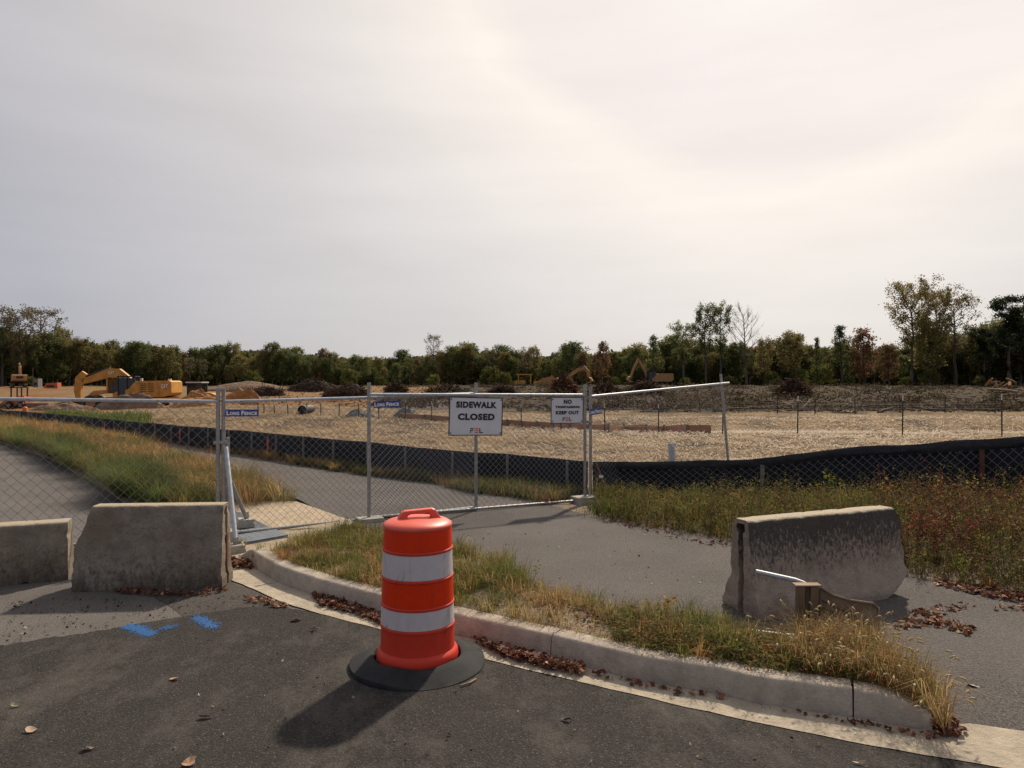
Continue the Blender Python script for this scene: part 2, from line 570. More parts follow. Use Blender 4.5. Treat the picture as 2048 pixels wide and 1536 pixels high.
def dup(root, loc, rz=0.0, sc=1.0, label=None, group=None):
    if root.name not in _children: _children[root.name] = [(c, kids(c)) for c in kids(root)]
    r = root.copy(); COL.objects.link(r)
    r.location = loc; r.rotation_euler = (0, 0, rz)
    r.scale = sc if hasattr(sc, '__len__') else (sc, sc, sc)
    if label: r['label'] = label
    if group: r['group'] = group
    for c, g in _children[root.name]:
        d = c.copy(); COL.objects.link(d); d.parent = r
        for e in g:
            f = e.copy(); COL.objects.link(f); f.parent = d
    return r


def np_mesh(name, V, F, m, parent=None, col=None, kind=None, smooth=False):
    """mesh from numpy arrays; F (n,3) or (n,4); col per vertex"""
    V = np.asarray(V, np.float32); F = np.asarray(F, np.int32)
    me = bpy.data.meshes.new(name)
    k = F.shape[1]
    me.vertices.add(len(V)); me.vertices.foreach_set('co', V.ravel())
    me.loops.add(F.size); me.loops.foreach_set('vertex_index', F.ravel())
    me.polygons.add(len(F)); me.polygons.foreach_set('loop_start', np.arange(0, F.size, k, dtype=np.int32))
    me.polygons.foreach_set('loop_total', np.full(len(F), k, np.int32))
    me.update(calc_edges=True); me.validate()
    if col is not None:
        a = me.attributes.new('Col', 'FLOAT_COLOR', 'POINT')
        c4 = np.ones((len(V), 4), np.float32); c4[:, :3] = col
        a.data.foreach_set('color', c4.ravel())
    me.materials.append(M[m] if isinstance(m, str) else m)
    if smooth: me.polygons.foreach_set('use_smooth', np.ones(len(F), bool))
    o = link(name, me, parent)
    if kind: o['kind'] = kind
    return o


def sheet(name, pts, m, hfun=None, cuts=0, dz=0.0):
    """flat or gently shaped ground sheet inside a world outline"""
    pts = [Vector(p) for p in pts]
    tris = geometry.tessellate_polygon([[Vector((p.x, p.y, 0)) for p in pts]])
    bm = bmesh.new()
    vs = [bm.verts.new(p) for p in pts]
    for t in tris:
        try: bm.faces.new([vs[i] for i in t])
        except ValueError: pass
    if cuts: bmesh.ops.subdivide_edges(bm, edges=bm.edges[:], cuts=cuts, use_grid_fill=True)
    for v in bm.verts:
        if hfun is not None: v.co.z = float(hfun(v.co.x, v.co.y))
        v.co.z += dz
    bmesh.ops.recalc_face_normals(bm, faces=bm.faces[:])
    for f in bm.faces:
        if f.normal.z < 0: f.normal_flip()
    me = bpy.data.meshes.new(name); bm.to_mesh(me); bm.free()
    me.materials.append(M[m])
    return tag(link(name, me), kind='structure')


def resample(pts, n):
    pts = np.array([tuple(p) for p in pts], float)
    d = np.r_[0, np.cumsum(np.linalg.norm(np.diff(pts, axis=0), axis=1))]
    t = np.linspace(0, d[-1], n)
    return np.stack([np.interp(t, d, pts[:, k]) for k in range(pts.shape[1])], 1)


def inside(poly, x, y):
    poly = np.array([(p[0], p[1]) for p in poly]); n = len(poly)
    r = np.zeros(len(x), bool); j = n - 1
    for i in range(n):
        xi, yi = poly[i]; xj, yj = poly[j]
        c = ((yi > y) != (yj > y)) & (x < (xj - xi) * (y - yi) / (yj - yi + 1e-12) + xi)
        r ^= c; j = i
    return r


def scatter(poly, n):
    p = np.array([(q[0], q[1]) for q in poly]); lo = p.min(0); hi = p.max(0)
    out = np.zeros((0, 2))
    while len(out) < n:
        q = lo + rng.random((n * 3, 2)) * (hi - lo)
        out = np.vstack([out, q[inside(poly, q[:, 0], q[:, 1])]])
    return out[:n]


def pick(pal, n, jit=.25, w=None):
    pal = np.array(pal, float)
    i = rng.choice(len(pal), n, p=None if w is None else np.array(w, float) / sum(w))
    c = pal[i] * (1 + (rng.random((n, 1)) - .5) * 2 * jit)
    return np.clip(c * (1 + (rng.random((n, 3)) - .5) * .16), .003, .95)


def blades(pts, h, lean, w, col, th=None):
    """curved tapering blades, 5 vertices each -> V, F(tri), C"""
    n = len(pts); h = np.asarray(h); pts = np.asarray(pts)
    th = rng.random(n) * 2 * np.pi if th is None else th; d = np.stack([np.cos(th), np.sin(th), np.zeros(n)], 1)
    ph = th + np.pi / 2 + (rng.random(n) - .5); s = np.stack([np.cos(ph), np.sin(ph), np.zeros(n)], 1)
    L = (np.asarray(lean) * (rng.random(n) * 1.2 + .2))[:, None]
    hh = h[:, None]; up = np.array([0, 0, 1.0])
    m = pts + up * hh * .58 + d * hh * L * .32
    t = pts + up * hh * (1 - .32 * np.clip(L, 0, 2)) + d * hh * L
    ww = (np.asarray(w) * np.ones(n))[:, None] / 2
    V = np.stack([pts - s * ww, pts + s * ww, m - s * ww * .8, m + s * ww * .8, t], 1).reshape(-1, 3)
    b = (np.arange(n) * 5)[:, None]
    F = np.concatenate([b + [0, 1, 3], b + [0, 3, 2], b + [2, 3, 4]], 0)
    C = np.repeat(col, 5, 0)
    return V, F, C


def clumps(cen, nb, h, rad, lean, w, pal, zfun, wts=None):
    """tufts: blades fanning outwards from each centre"""
    n = len(cen); i = np.repeat(np.arange(n), nb); m = len(i)
    th = rng.random(m) * 2 * np.pi; r = np.sqrt(rng.random(m)) * (np.asarray(rad) * np.ones(n))[i]
    p = np.asarray(cen)[i] + np.stack([np.cos(th) * r, np.sin(th) * r], 1)
    c = pick(pal, n, .25, wts)[i] * (.7 + .6 * rng.random((m, 1)))
    hh = (np.asarray(h) * np.ones(n))[i] * (.45 + .6 * rng.random(m))
    z = zfun(np.asarray(cen))[i]
    return blades(np.c_[p, z - .015], hh, lean, w, c, th + (rng.random(m) - .5) * 1.2)


def leafquads(pos, size, col, flat=.0, elong=2.0):
    """randomly turned pointed leaves (4 vertices, 2 triangles)"""
    n = len(pos)
    a = rng.normal(size=(n, 3)); a[:, 2] *= (1 - flat); a /= np.linalg.norm(a, axis=1, keepdims=True)
    b = rng.normal(size=(n, 3)); b[:, 2] *= (1 - flat)
    b -= a * (a * b).sum(1, keepdims=True); b /= np.linalg.norm(b, axis=1, keepdims=True) + 1e-9
    c = np.cross(a, b)
    s = (np.asarray(size) * np.ones(n))[:, None]
    V = np.stack([pos - a * s / 2, pos + b * s / 2 / elong + c * s * .1, pos + a * s / 2, pos - b * s / 2 / elong + c * s * .1], 1).reshape(-1, 3)
    k = (np.arange(n) * 4)[:, None]
    F = np.concatenate([k + [0, 1, 2], k + [0, 2, 3]], 0)
    return V, F, np.repeat(col, 4, 0)


def join_np(parts):
    Vs, Fs, Cs = [], [], []; o = 0
    for V, F, C in parts:
        Vs.append(V); Fs.append(F + o); Cs.append(C); o += len(V)
    return np.vstack(Vs), np.vstack(Fs), np.vstack(Cs)


def weeds(pts, h, nl, leaf, stemc, pal, w=None, lean=.5):
    """leafy stems: a thin stem each and nl leaves along it"""
    n = len(pts)
    sv, sf, sc = blades(pts, h, np.full(n, lean), .005, np.tile(stemc, (n, 1)) * (1 + (rng.random((n, 1)) - .5) * .4))
    tip = sv.reshape(n, 5, 3)[:, 4]; mid = sv.reshape(n, 5, 3)[:, 2]
    i = np.repeat(np.arange(n), nl); t = rng.random(len(i))[:, None] * .85 + .15
    base = np.asarray(pts)[i]
    pos = np.where(t < .58, base + (mid[i] - base) * t / .58, mid[i] + (tip[i] - mid[i]) * (t - .58) / .42)
    pos = pos + rng.normal(size=pos.shape) * leaf * .7
    ic = pick(pal, n, .2, w)[i] * (1 + (rng.random((len(i), 1)) - .5) * .5)
    lv = leafquads(pos, leaf * (.5 + rng.random(len(i))), ic, .2)
    return join_np([(sv, sf, sc), lv])


def text_mesh(s, width, height, offset=.0, extrude=.001):
    """lettering as a mesh, lower left corner at 0, fitted to width x height in x-z, facing -y"""
    cu = bpy.data.curves.new('lettering', 'FONT')
    cu.body = s; cu.space_character = 1.12; cu.offset = offset; cu.extrude = 0.02; cu.resolution_u = 3
    o = bpy.data.objects.new('lettering', cu); COL.objects.link(o)
    bpy.context.view_layer.update()
    me = bpy.data.meshes.new_from_object(o.evaluated_get(bpy.context.evaluated_depsgraph_get()))
    bpy.data.objects.remove(o)
    n = len(me.vertices); co = np.zeros(n * 3, np.float32); me.vertices.foreach_get('co', co); co = co.reshape(-1, 3)
    lo = co.min(0); hi = co.max(0)
    q = np.zeros_like(co)
    q[:, 0] = (co[:, 0] - lo[0]) / (hi[0] - lo[0]) * width
    q[:, 2] = (co[:, 1] - lo[1]) / (hi[1] - lo[1]) * height
    q[:, 1] = -(co[:, 2] - lo[2]) / (hi[2] - lo[2]) * extrude
    return me, q


def lettering(s, at, width, height, m, parent, offset=.0, name='lettering', extrude=.0015):
    me, q = text_mesh(s, width, height, offset, extrude)
    q = q + np.array(at, np.float32)
    me.vertices.foreach_set('co', q.ravel()); me.update(); me.name = name
    me.materials.clear(); me.materials.append(M[m])
    return link(name, me, parent)

# ------------------------------------------------------------------ road, gutter, kerb, path, landing
KB = [(470, 1118), (500, 1133), (530, 1152), (556, 1168), (629, 1195), (755, 1231), (910, 1274), (1100, 1320), (1285, 1368), (1443, 1394),
      (1500, 1410), (1711, 1441), (1867, 1470)]
KBX = KB + [(1917, 1449), (2048, 1468)]
AE = [(440, 1145), (459, 1160), (500, 1177), (560, 1205), (640, 1230), (755, 1259), (969, 1321), (1100, 1352), (1377, 1418), (1500, 1445), (1706, 1488), (1982, 1536)]
KBw = [P(*p) for p in KB]; KBXw = [P(*p) for p in KBX] + [Vector((6.2, 2.6, 0))]
AEw = [P(*p) for p in AE] + [Vector((6.2, 2.0, 0))]

sheet('road', [(-28, -9, 0), (18, -9, 0), (18, 7.2, 0), (4, 9.2, 0), (-2, 10.5, 0), (-6.5, 16, 0), (-16, 25.3, 0), (-45, 52, 0), (-45, 20, 0)], 'asphalt_old')
sheet('asphalt_patch', [P(*q_, .0) for q_ in [(262, 1150), (300, 1190), (345, 1216), (372, 1238), (420, 1232), (480, 1225), (540, 1222), (600, 1228), (560, 1205), (500, 1180), (470, 1168), (440, 1150)]], 'asphalt_mid', dz=.003)
edge = [(0, 1293), (60, 1284), (100, 1276), (160, 1270), (200, 1261), (245, 1256), (290, 1246), (350, 1236), (420, 1226), (480, 1217), (540, 1213), (590, 1220)]
ew = resample([P(*p) for p in edge], 60)
ew[:, :2] += (rng.random((60, 2)) - .5) * .035
newp = [Vector((-9, 4.1, 0))] + [Vector(p) for p in ew] + AEw[4:] + [Vector((8, -6, 0)), Vector((-9, -6, 0))]
sheet('fresh_asphalt', newp, 'asphalt_new', dz=.006)


def loft(name, a, b, n, rows, m, prof=None, nz=.0, kind='structure'):
    """ground strip between two outlines, with an optional height bulge"""
    A = resample(a, n); B = resample(b, n); V = []; F = []
    for r in range(rows + 1):
        t = r / rows
        q = A * (1 - t) + B * t
        if prof: q[:, 2] += prof(t)
        if nz and 0 < r: q[:, 2] += (fbm(q[:, 0] * 3, q[:, 1] * 3) - .5) * nz * min(1, 3 * t)
        V.append(q)
    V = np.vstack(V)
    for r in range(rows):
        for i in range(n - 1):
            F.append((r * n + i, r * n + i + 1, (r + 1) * n + i + 1, (r + 1) * n + i))
    o = np_mesh(name, V, F, m, smooth=True)
    if kind: o['kind'] = kind
    return o


gA = resample([(p.x, p.y, .010) for p in AEw], 90); gA[:, :2] += (rng.random((90, 2)) - .5) * .012
gut = loft('gutter', [Vector(p) for p in gA], [(p.x, p.y, .016) for p in KBXw], 90, 2, 'gutter')
kerb = tag(link('kerb', None), kind='structure')
KH, KW = .168, .175
KR = resample([(p.x, p.y, 0) for p in KBw], 120)


def kerb_section(i0, i1, taper=False):
    pts = KR[i0:i1 + 1]; mb = MB(); n = len(pts); prof = []
    for j, p in enumerate(pts):
        t = pts[min(j + 1, n - 1)] - pts[max(j - 1, 0)]
        nrm = np.array([-t[1], t[0], 0]); nrm /= np.linalg.norm(nrm)
        h = KH
        if taper: h *= 1 - .10 * float(S((j - (n - 9)) / 6.0)) - .5 * float(S((j - (n - 4)) / 3.0))
        if i0 == 0: h *= .25 + .75 * float(S(j / 7.0))
        g = .0035 if j in (0, n - 1) else 0
        sh = (t / np.linalg.norm(t)) * (g if j == 0 else -g)
        w = (vnoise(p[0] * 9, p[1] * 9) - .5) * .008
        for (o, z) in ((0, -.03), (.012 + w, h * .5), (.022 + w, h - .022), (.034 + w, h - .006), (.052, h), (KW, h - .004), (KW, -.03)):
            prof.append(tuple(p + nrm * o + sh + np.array([0, 0, z])))
    k = 7; fs = []
    for j in range(n - 1):
        for a in range(k - 1):
            fs.append((j * k + a, j * k + a + 1, (j + 1) * k + a + 1, (j + 1) * k + a))
    fs += [tuple(range(k)), tuple((n - 1) * k + a for a in range(k - 1, -1, -1))]
    mb.add(prof, fs)
    return mb.build('kerb_section', 'kerb', kerb, smooth=True)


cutp = [0, int(np.argmin(np.linalg.norm(KR - np.array(P(556, 1168)), axis=1))), int(np.argmin(np.linalg.norm(KR - np.array(P(1100, 1320)), axis=1))),
        int(np.argmin(np.linalg.norm(KR - np.array(P(1711, 1441)), axis=1))), 119]
for a, b in zip(cutp[:-1], cutp[1:]): kerb_section(a, b, b == 119)
jm = MB()
for ci in (cutp[1], cutp[3]):
    p = KR[ci]
    t = KR[ci + 1] - KR[ci - 1]; nn = np.array([-t[1], t[0], 0]); nn /= np.linalg.norm(nn)
    jm.box((p[0] - nn[0] * .10, p[1] - nn[1] * .10, .009), (.010, .22, .012), rz=math.atan2(nn[1], nn[0]) - math.pi / 2)
tag(jm.build('gutter_joint', 'sign_black'), kind='structure')

FAR = [(-300, 812), (0, 838), (130, 852), (249, 869), (500, 914), (614, 933), (716, 950), (855, 965), (932, 985), (1018, 994), (1100, 1010), (1199, 1036),
       (1287, 1053), (1365, 1065), (1462, 1085), (1600, 1115), (1800, 1150), (1900, 1165), (2048, 1195), (2300, 1240)]
NEAR = [(-300, 815), (0, 843), (130, 858), (249, 880), (400, 935), (500, 965), (600, 1000), (676, 1042), (709, 1052), (770, 1062), (905, 1097), (1000, 1130), (1050, 1165), (1100, 1190),
        (1200, 1212), (1330, 1237), (1440, 1262), (1600, 1330), (1750, 1345), (1850, 1390), (1905, 1440), (1922, 1455), (2048, 1474), (2300, 1510)]
FARw = [PP(*p) for p in FAR]; NEARw = [PP(*p) for p in NEAR]
sheet('path', FARw + [Vector((8.5, 6.2, .1))] + [Vector((8.5, 2.2, .02))] + NEARw[::-1], 'asphalt_path', Hp, 3)
bankL = loft('silt_bank', FARw[:12], [(-60, 67, .1)] + [(x, y, silt_z(x)) for x, y in SILT_L[1:]], 120, 4, 'verge_soil', nz=.06)
bankR = loft('weedy_bank', FARw[11:] + [Vector((8.5, 6.2, .1))], [(x, y, silt_z(x)) for x, y in SILT_R[:-1]], 90, 8, 'verge_soil', lambda t: .10 * math.sin(t * math.pi), nz=.12)

MEDL = [(-300, 826), (0, 880), (100, 910), (150, 938), (190, 958), (245, 992), (330, 1014)]
medl = [P(px, py, .10) for px, py in MEDL]
medr = [Vector((p.x, p.y, .115)) for p in NEARw[:6]] + [PP(575, 1004), PP(520, 1013), PP(455, 1013)]
MED = medl + [PP(400, 1013)] + medr[::-1]
sheet('median', [(p[0], p[1], .12) for p in MED], 'verge_soil')
loft('median_edge', [(p.x, p.y - .02, -.02) for p in medl], [(p.x + .12, p.y + .10, .122) for p in medl], 60, 3, 'verge_soil', nz=.05)
mk = MB()
mp = [P(235, 987, 0), P(270, 998, 0), P(330, 1014, 0), P(400, 1026, 0)]
for a, b in zip(mp[:-1], mp[1:]):
    d = b - a; mk.box(((a + b) / 2) + Vector((0, .08, .04)), (d.length, .16, .17), rz=math.atan2(d.y, d.x))
tag(mk.build('median_kerb', 'kerb'), kind='structure')


def ramp_z(x, y):
    a = P(486, 1093, .03); b = P(676, 1042, .11)
    d = Vector((b.x - a.x, b.y - a.y)); t = ((x - a.x) * d.x + (y - a.y) * d.y) / d.length_squared
    return .035 + .085 * min(1.15, max(-.4, t))


LAND = [(300, 1022), (451, 1011), (592, 1011), (676, 1041), (709, 1051), (690, 1064), (640, 1078), (590, 1092), (548, 1122), (500, 1108), (470, 1120), (300, 1120)]
sheet('landing', [P(px, py, .08) for px, py in LAND], 'landing', lambda x, y: ramp_z(x, y), 2, dz=.012)
# score line across the landing and tactile plate with ribs
ls = MB()
a = P(560, 1062, .09); b = P(700, 1050, .12)
d = b - a
ls.box(((a.x + b.x) / 2, (a.y + b.y) / 2, ramp_z((a.x + b.x) / 2, (a.y + b.y) / 2) + .012), (d.length, .010, .010), rz=math.atan2(d.y, d.x))
tag(ls.build('landing_joint', 'kerb'), kind='structure')
PADP = [P(430, 1028, .05), P(480, 1032, .06), P(577, 1079, .05), P(486, 1093, .035), P(400, 1090, .03)]
pad = thing('tactile_paving', 'grey ribbed tactile plate set in the tan ramp behind the barrier', 'tactile paving', PADP[2])
pb = MB()
n = len(PADP)
pz = [ramp_z(p.x, p.y) + .020 for p in PADP]
pb.add([(p.x, p.y, z) for p, z in zip(PADP, pz)] + [(p.x, p.y, z - .03) for p, z in zip(PADP, pz)], [tuple(range(n))] + [(i, (i + 1) % n, n + (i + 1) % n, n + i) for i in range(n)])
pb.build('plate', 'pad_dark', pad)
u = (PADP[1] - PADP[2]); u.z = 0; u.normalize()
w_ = Vector((-u.y, u.x, 0))
e1, e2 = PADP[2], PADP[3]
for k in range(15):
    q = e1.lerp(e2, .02 + k * .072)
    L = min(.95, .62 + k * .02)
    rb = MB()
    p0 = q + u * .03; p1 = q + u * L
    rb.box(((p0 + p1) / 2).to_tuple()[:2] + (ramp_z(*((p0 + p1) / 2).to_tuple()[:2]) + .024,), (.040, (p1 - p0).length, .016), rz=math.atan2(u.y, u.x) - math.pi / 2)
    rb.build('rib', 'pad', pad)

VB = [(500, 1112), (540, 1108), (600, 1088), (690, 1066), (735, 1058), (770, 1062), (905, 1097), (1000, 1130), (1050, 1165), (1100, 1190), (1200, 1213),
      (1330, 1238), (1440, 1264), (1600, 1328), (1750, 1345), (1850, 1390), (1905, 1440)]
vbw = [PP(px, py, .015) for px, py in VB]
kn = []
for j in range(6, 119):
    t = KR[min(j + 1, 119)] - KR[j - 1]; nn = np.array([-t[1], t[0], 0]); nn /= np.linalg.norm(nn)
    kn.append(KR[j] + nn * (KW - .03) + np.array([0, 0, KH - .02 if j < 117 else KH * .5]))
verge = loft('verge', [Vector(p) for p in kn], vbw, 100, 8, 'verge_soil', lambda t: .035 * math.sin(t * math.pi), nz=.07)
VERGE = [Vector(p) for p in kn] + vbw[::-1]

# ------------------------------------------------------------------ open ground beyond the silt fence
U = np.concatenate([np.linspace(-2.2, -.85, 30, endpoint=False), np.linspace(-.85, .85, 260), np.linspace(.87, 2.2, 30)])
Yg = np.geomspace(6.0, 1200, 300)
gy, gu = np.meshgrid(Yg, U, indexing='ij'); gx = gu * gy
gz = H(gx, gy)
V = np.stack([gx, gy, gz], -1).reshape(-1, 3)
nx = len(U)
ii, jj = np.meshgrid(np.arange(len(Yg) - 1), np.arange(nx - 1), indexing='ij')
Fq = np.stack([ii * nx + jj, ii * nx + jj + 1, (ii + 1) * nx + jj + 1, (ii + 1) * nx + jj], -1).reshape(-1, 4)
x, y = V[:, 0], V[:, 1]
n1 = fbm(x * .35, y * .35, 4); n2 = fbm(x * 1.7 + 40, y * 1.7, 4); n3 = fbm(x * .09 + 5, y * .12 + 3, 3)
straw_c = np.array([.32, .23, .13]); straw_d = np.array([.17, .115, .065]); brown = np.array([.068, .047, .033]); scrub = np.array([.055, .05, .027])
sand = np.array([.30, .20, .11]); orange = np.array([.25, .125, .05])
c = straw_c + (straw_d - straw_c) * np.clip(S((n2 - .48) / .2) * .8 + S((n1 - .52) / .2) * .35, 0, 1)[:, None]
far_lim = 42.0 + 0 * x
spot = S((vnoise(x * .8 + 7, y * .45 + 2) * .7 + vnoise(x * 2.2, y * 1.2) * .3 - .66) / .08) * S((y - 14) / 4)
c = c * (1 - spot[:, None] * .75) + np.array([.10, .072, .045]) * spot[:, None] * .75
k = S((y - far_lim + (n1 - .5) * 16) / 5)[:, None]
bc = brown + (scrub - brown) * S((n1 - .42) / .2)[:, None] + (straw_d - brown) * (S((n2 - .5) / .15) * .28)[:, None]
c = c * (1 - k) + bc * k
dk = (S((y - 41) / 3) * S((-x - 9) / 5) * (1 - S((y - 130) / 20)))[:, None]
dc = orange + (sand * .85 - orange) * S((n3 - .47) / .2)[:, None]
c = c * (1 - dk) + dc * dk
# greyish gravelly ground left of the middle
gk = (S((y - 40) / 4) * (1 - S((y - 62) / 6)) * S((x + 14) / 4) * (1 - S((x + 3) / 4)))[:, None]
c = c * (1 - gk * .7) + np.array([.17, .145, .12]) * gk * .7
# the wood's floor
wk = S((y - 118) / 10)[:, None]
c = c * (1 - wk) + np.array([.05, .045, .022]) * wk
yc = y.reshape(len(Yg), nx)[:-1, :-1].reshape(-1); xc = x.reshape(len(Yg), nx)[:-1, :-1].reshape(-1)
zone = np.where((yc > 42) & (xc < -11), 2, np.where(yc > 42, 1, 0))
for z_, nm in ((0, 'straw_field'), (1, 'cleared_ground'), (2, 'dug_ground')):
    f = Fq[zone == z_]; ids, inv = np.unique(f, return_inverse=True)
    np_mesh(nm, V[ids], inv.reshape(-1, 4), 'soil', col=c[ids], kind='structure', smooth=True)

# loose straw over the near part of the field
n = 70000
yy = 11 + (rng.random(n) ** 1.6) * 26; uu = (rng.random(n) - .5) * 1.75; xx = uu * yy
ok = (yy > silt_y(xx) + .15); xx, yy = xx[ok], yy[ok]
th = rng.random(len(xx)) * np.pi; L = (.06 + rng.random(len(xx)) * .12) * np.clip(yy / 16, .8, 1.7); wd = .005 * np.clip(yy / 11, 1, 2.4)
zz = H(xx, yy) + .012 + rng.random(len(xx)) * .03
dx, dy = np.cos(th) * L / 2, np.sin(th) * L / 2
tl = (rng.random(len(xx)) - .3) * .6 * L
sx_, sy_ = -np.sin(th) * wd, np.cos(th) * wd
V = np.stack([np.stack([xx - dx - sx_, yy - dy - sy_, zz], 1), np.stack([xx - dx + sx_, yy - dy + sy_, zz], 1),
              np.stack([xx + dx + sx_, yy + dy + sy_, zz + tl], 1), np.stack([xx + dx - sx_, yy + dy - sy_, zz + tl], 1)], 1).reshape(-1, 3)
F = (np.arange(len(xx)) * 4)[:, None] + np.array([0, 1, 2, 3])
np_mesh('straw', V, F, 'straw', col=np.repeat(pick([(.33, .24, .14), (.28, .20, .115), (.36, .27, .165), (.19, .135, .085)], len(xx), .12, [4, 4, 1.2, 2.5]), 4, 0), kind='stuff')

# ------------------------------------------------------------------ silt fences
def arc_pts(line, s):
    d = np.r_[0, np.cumsum([math.dist(a, b) for a, b in zip(line[:-1], line[1:])])]
    return np.stack([np.interp(s, d, [p[0] for p in line]), np.interp(s, d, [p[1] for p in line])], -1), d[-1]


def silt_fence(label, line, hfun, step, stake_at, stake_m, stake_h, chain=False, fold=False):
    t = thing('silt_fence', label, 'silt fence', (line[-1][0], line[-1][1], 0) if not chain else (line[0][0], line[0][1], 0))
    _, L = arc_pts(line, [0])
    s = np.linspace(0, L, int(L / step) + 1); q, _ = arc_pts(line, s)
    z0 = silt_z(q[:, 0]); h = hfun(q[:, 0]) + (fbm(s * 1.1, s * 0 + 3) - .5) * .05
    tn = np.gradient(q, axis=0); tn /= np.linalg.norm(tn, axis=1, keepdims=True); nr = np.stack([tn[:, 1], -tn[:, 0]], 1)
    if (nr[len(nr) // 2] @ (-q[len(q) // 2])) < 0: nr = -nr
    rows = 9; V = []; F = []
    for r in range(rows):
        f = r / (rows - 1)
        off = (fbm(s * 2.2 + 5 * f, s * 0 + f * 4) - .5) * .10 * math.sin(min(1, f + .25) * math.pi * .5)
        V.append(np.c_[q + nr * off[:, None], z0 - .05 + (h + .05) * f])
    V = np.vstack(V); n = len(s)
    for r in range(rows - 1):
        for i in range(n - 1): F.append((r * n + i, r * n + i + 1, (r + 1) * n + i + 1, (r + 1) * n + i))
    w = np.array(world_loc(t))
    fab = np_mesh('fabric', V - w, F, 'fabric', t, smooth=True)
    so = fab.modifiers.new('thickness', 'SOLIDIFY'); so.thickness = .006
    if fold:
        V = []; F = []
        for r in range(7):
            f = r / 6
            off = .012 + .03 * math.sin(f * math.pi) + (fbm(s * 5 + 9 * f, s * 0 + f * 3) - .4) * .045
            zz = h + .012 - .15 * f - (fbm(s * 3.1, s * 0 + 8) - .5) * .06 * f
            V.append(np.c_[q + nr * off[:, None], z0 + zz])
        V = np.vstack(V)
        for r in range(6):
            for i in range(n - 1): F.append((r * n + i, r * n + i + 1, (r + 1) * n + i + 1, (r + 1) * n + i))
        np_mesh('folded_edge', V - w, F, 'fabric_fold', t, smooth=True)
    for sp in stake_at:
        p, _ = arc_pts(line, [sp]); p = p[0]; i = int(np.argmin(abs(s - sp)))
        a = Vector((p[0] + nr[i][0] * .055, p[1] + nr[i][1] * .055, float(z0[i]) - .05)); b = a + Vector((0, 0, float(h[i]) * stake_h + .05))
        mb = MB()
        if chain: mb.tube(a, b, .032, n=10)
        else: mb.box((a + b) / 2, (.035, .035, (b - a).length), rz=math.atan2(tn[i][1], tn[i][0]))
        mb.build('stake', stake_m if isinstance(stake_m, str) else stake_m(p[0]), t)
    return t, (s, q, z0, h, nr)


def chain_link(width, height, pitch, r, pos, sub=1):
    """two families of slanting wires; pos(u, v, side) -> point"""
    mb = MB()
    for fam in (1, -1):
        k0 = -height if fam == 1 else 0
        u = k0 + pitch * .5
        while u < (width if fam == 1 else width + height):
            a, b = (u, 0), (u + fam * height, height)
            lo = 0 if fam == 1 else 0
            t0, t1 = 0.0, 1.0
            d = fam * height
            for lim, sgn in ((0, 1), (width, -1)):
                f0 = (a[0] - lim) * sgn; f1 = (b[0] - lim) * sgn
                if f0 < 0 and f1 < 0: t0, t1 = 1, 0; break
                if f0 < 0: t0 = max(t0, -f0 / (f1 - f0))
                elif f1 < 0: t1 = min(t1, f0 / (f0 - f1))
            if t1 - t0 > .01:
                m = max(1, int(sub * (t1 - t0) + .99))
                pts = [pos(a[0] + d * (t0 + (t1 - t0) * j / m), height * (t0 + (t1 - t0) * j / m), fam) for j in range(m + 1)]
                mb.path(pts, r, 3, False)
            u += pitch
    return mb


_, LL = arc_pts(SILT_L, [0])
st = [];
s_ = 0.35
while s_ < LL - 2: st.append(LL - s_); s_ += 1.22
siltL, _i = silt_fence('long low black silt fence running along the far side of the path on grey stakes', SILT_L, lambda x: np.where(x < -12, .60, .60 + 0 * x), .22, st[:46], 'stake', .96)
LR = arc_pts(SILT_R, [0])[1]
# stakes of the taller run where the photo shows them
def s_at(px):
    s = np.linspace(0, LR, 4000); q, _ = arc_pts(SILT_R, s)
    return float(s[np.argmin(abs(q[:, 0] / q[:, 1] * FPX + CX - px))])
siltR, (s, q, z0, h, nr) = silt_fence('taller black silt fence with chain link over it, rising behind the red weeds', SILT_R,
                                      lambda x: np.interp(x, [1.3, 2.6, 3.6, 5, 6.7, 14], [.57, .56, .58, .70, .79, .85]), .10, [s_at(1525), s_at(1963), s_at(2400)],
                                      lambda x: 'stake' if x < 5 else 'rust', .84, True, True)
hh = float(np.mean(h)) * .86
wr = world_loc(siltR)
def silt_pos(u, v, fam):
    i = np.interp(u, s, np.arange(len(s))); k = int(min(i, len(s) - 2)); f = i - k
    p = q[k] * (1 - f) + q[k + 1] * f; nn = nr[k]; hz = (h[k] * (1 - f) + h[k + 1] * f) * .87
    o = .030 + .003 * fam
    return (p[0] + nn[0] * o, p[1] + nn[1] * o, float(z0[k] * (1 - f) + z0[k + 1] * f) - .03 + hz * v / hh)
chain_link(LR * .8, hh, .118, .0042, silt_pos, 6).build('chain_link_mesh', 'wire_d', siltR)
# leaning painted stake with tape at the fence corner
t = thing('leaning_stake', 'thin red painted stake leaning by the gate end post, pale tape tied round it', 'stake', (1.55, 11.1, .06))
MB().tube((1.55, 11.05, .03), (1.32, 11.28, .66), .016, n=6).build('stick', 'rust', t)
MB().lathe([(.03, -.02), (.034, 0), (.03, .02)], 10, (1.395, 11.2, .45)).build('tape', 'letter_white', t)

# ------------------------------------------------------------------ temporary fence panels
FD = Vector((.889, .458, 0))          # run of the fence
FN = Vector((.458, -.889, 0))         # towards the road


def along(px, off=0.0, base=Vector((-3.49, 8.6, 0))):
    """point of the fence line in photo direction px"""
    u = (px - CX) / FPX; b = base + FN * off
    t = (u * b.y - b.x) / (FD.x - u * FD.y)
    return b + FD * t


def zat(p, py): return EYE - (py - CY) / FPX * p.y


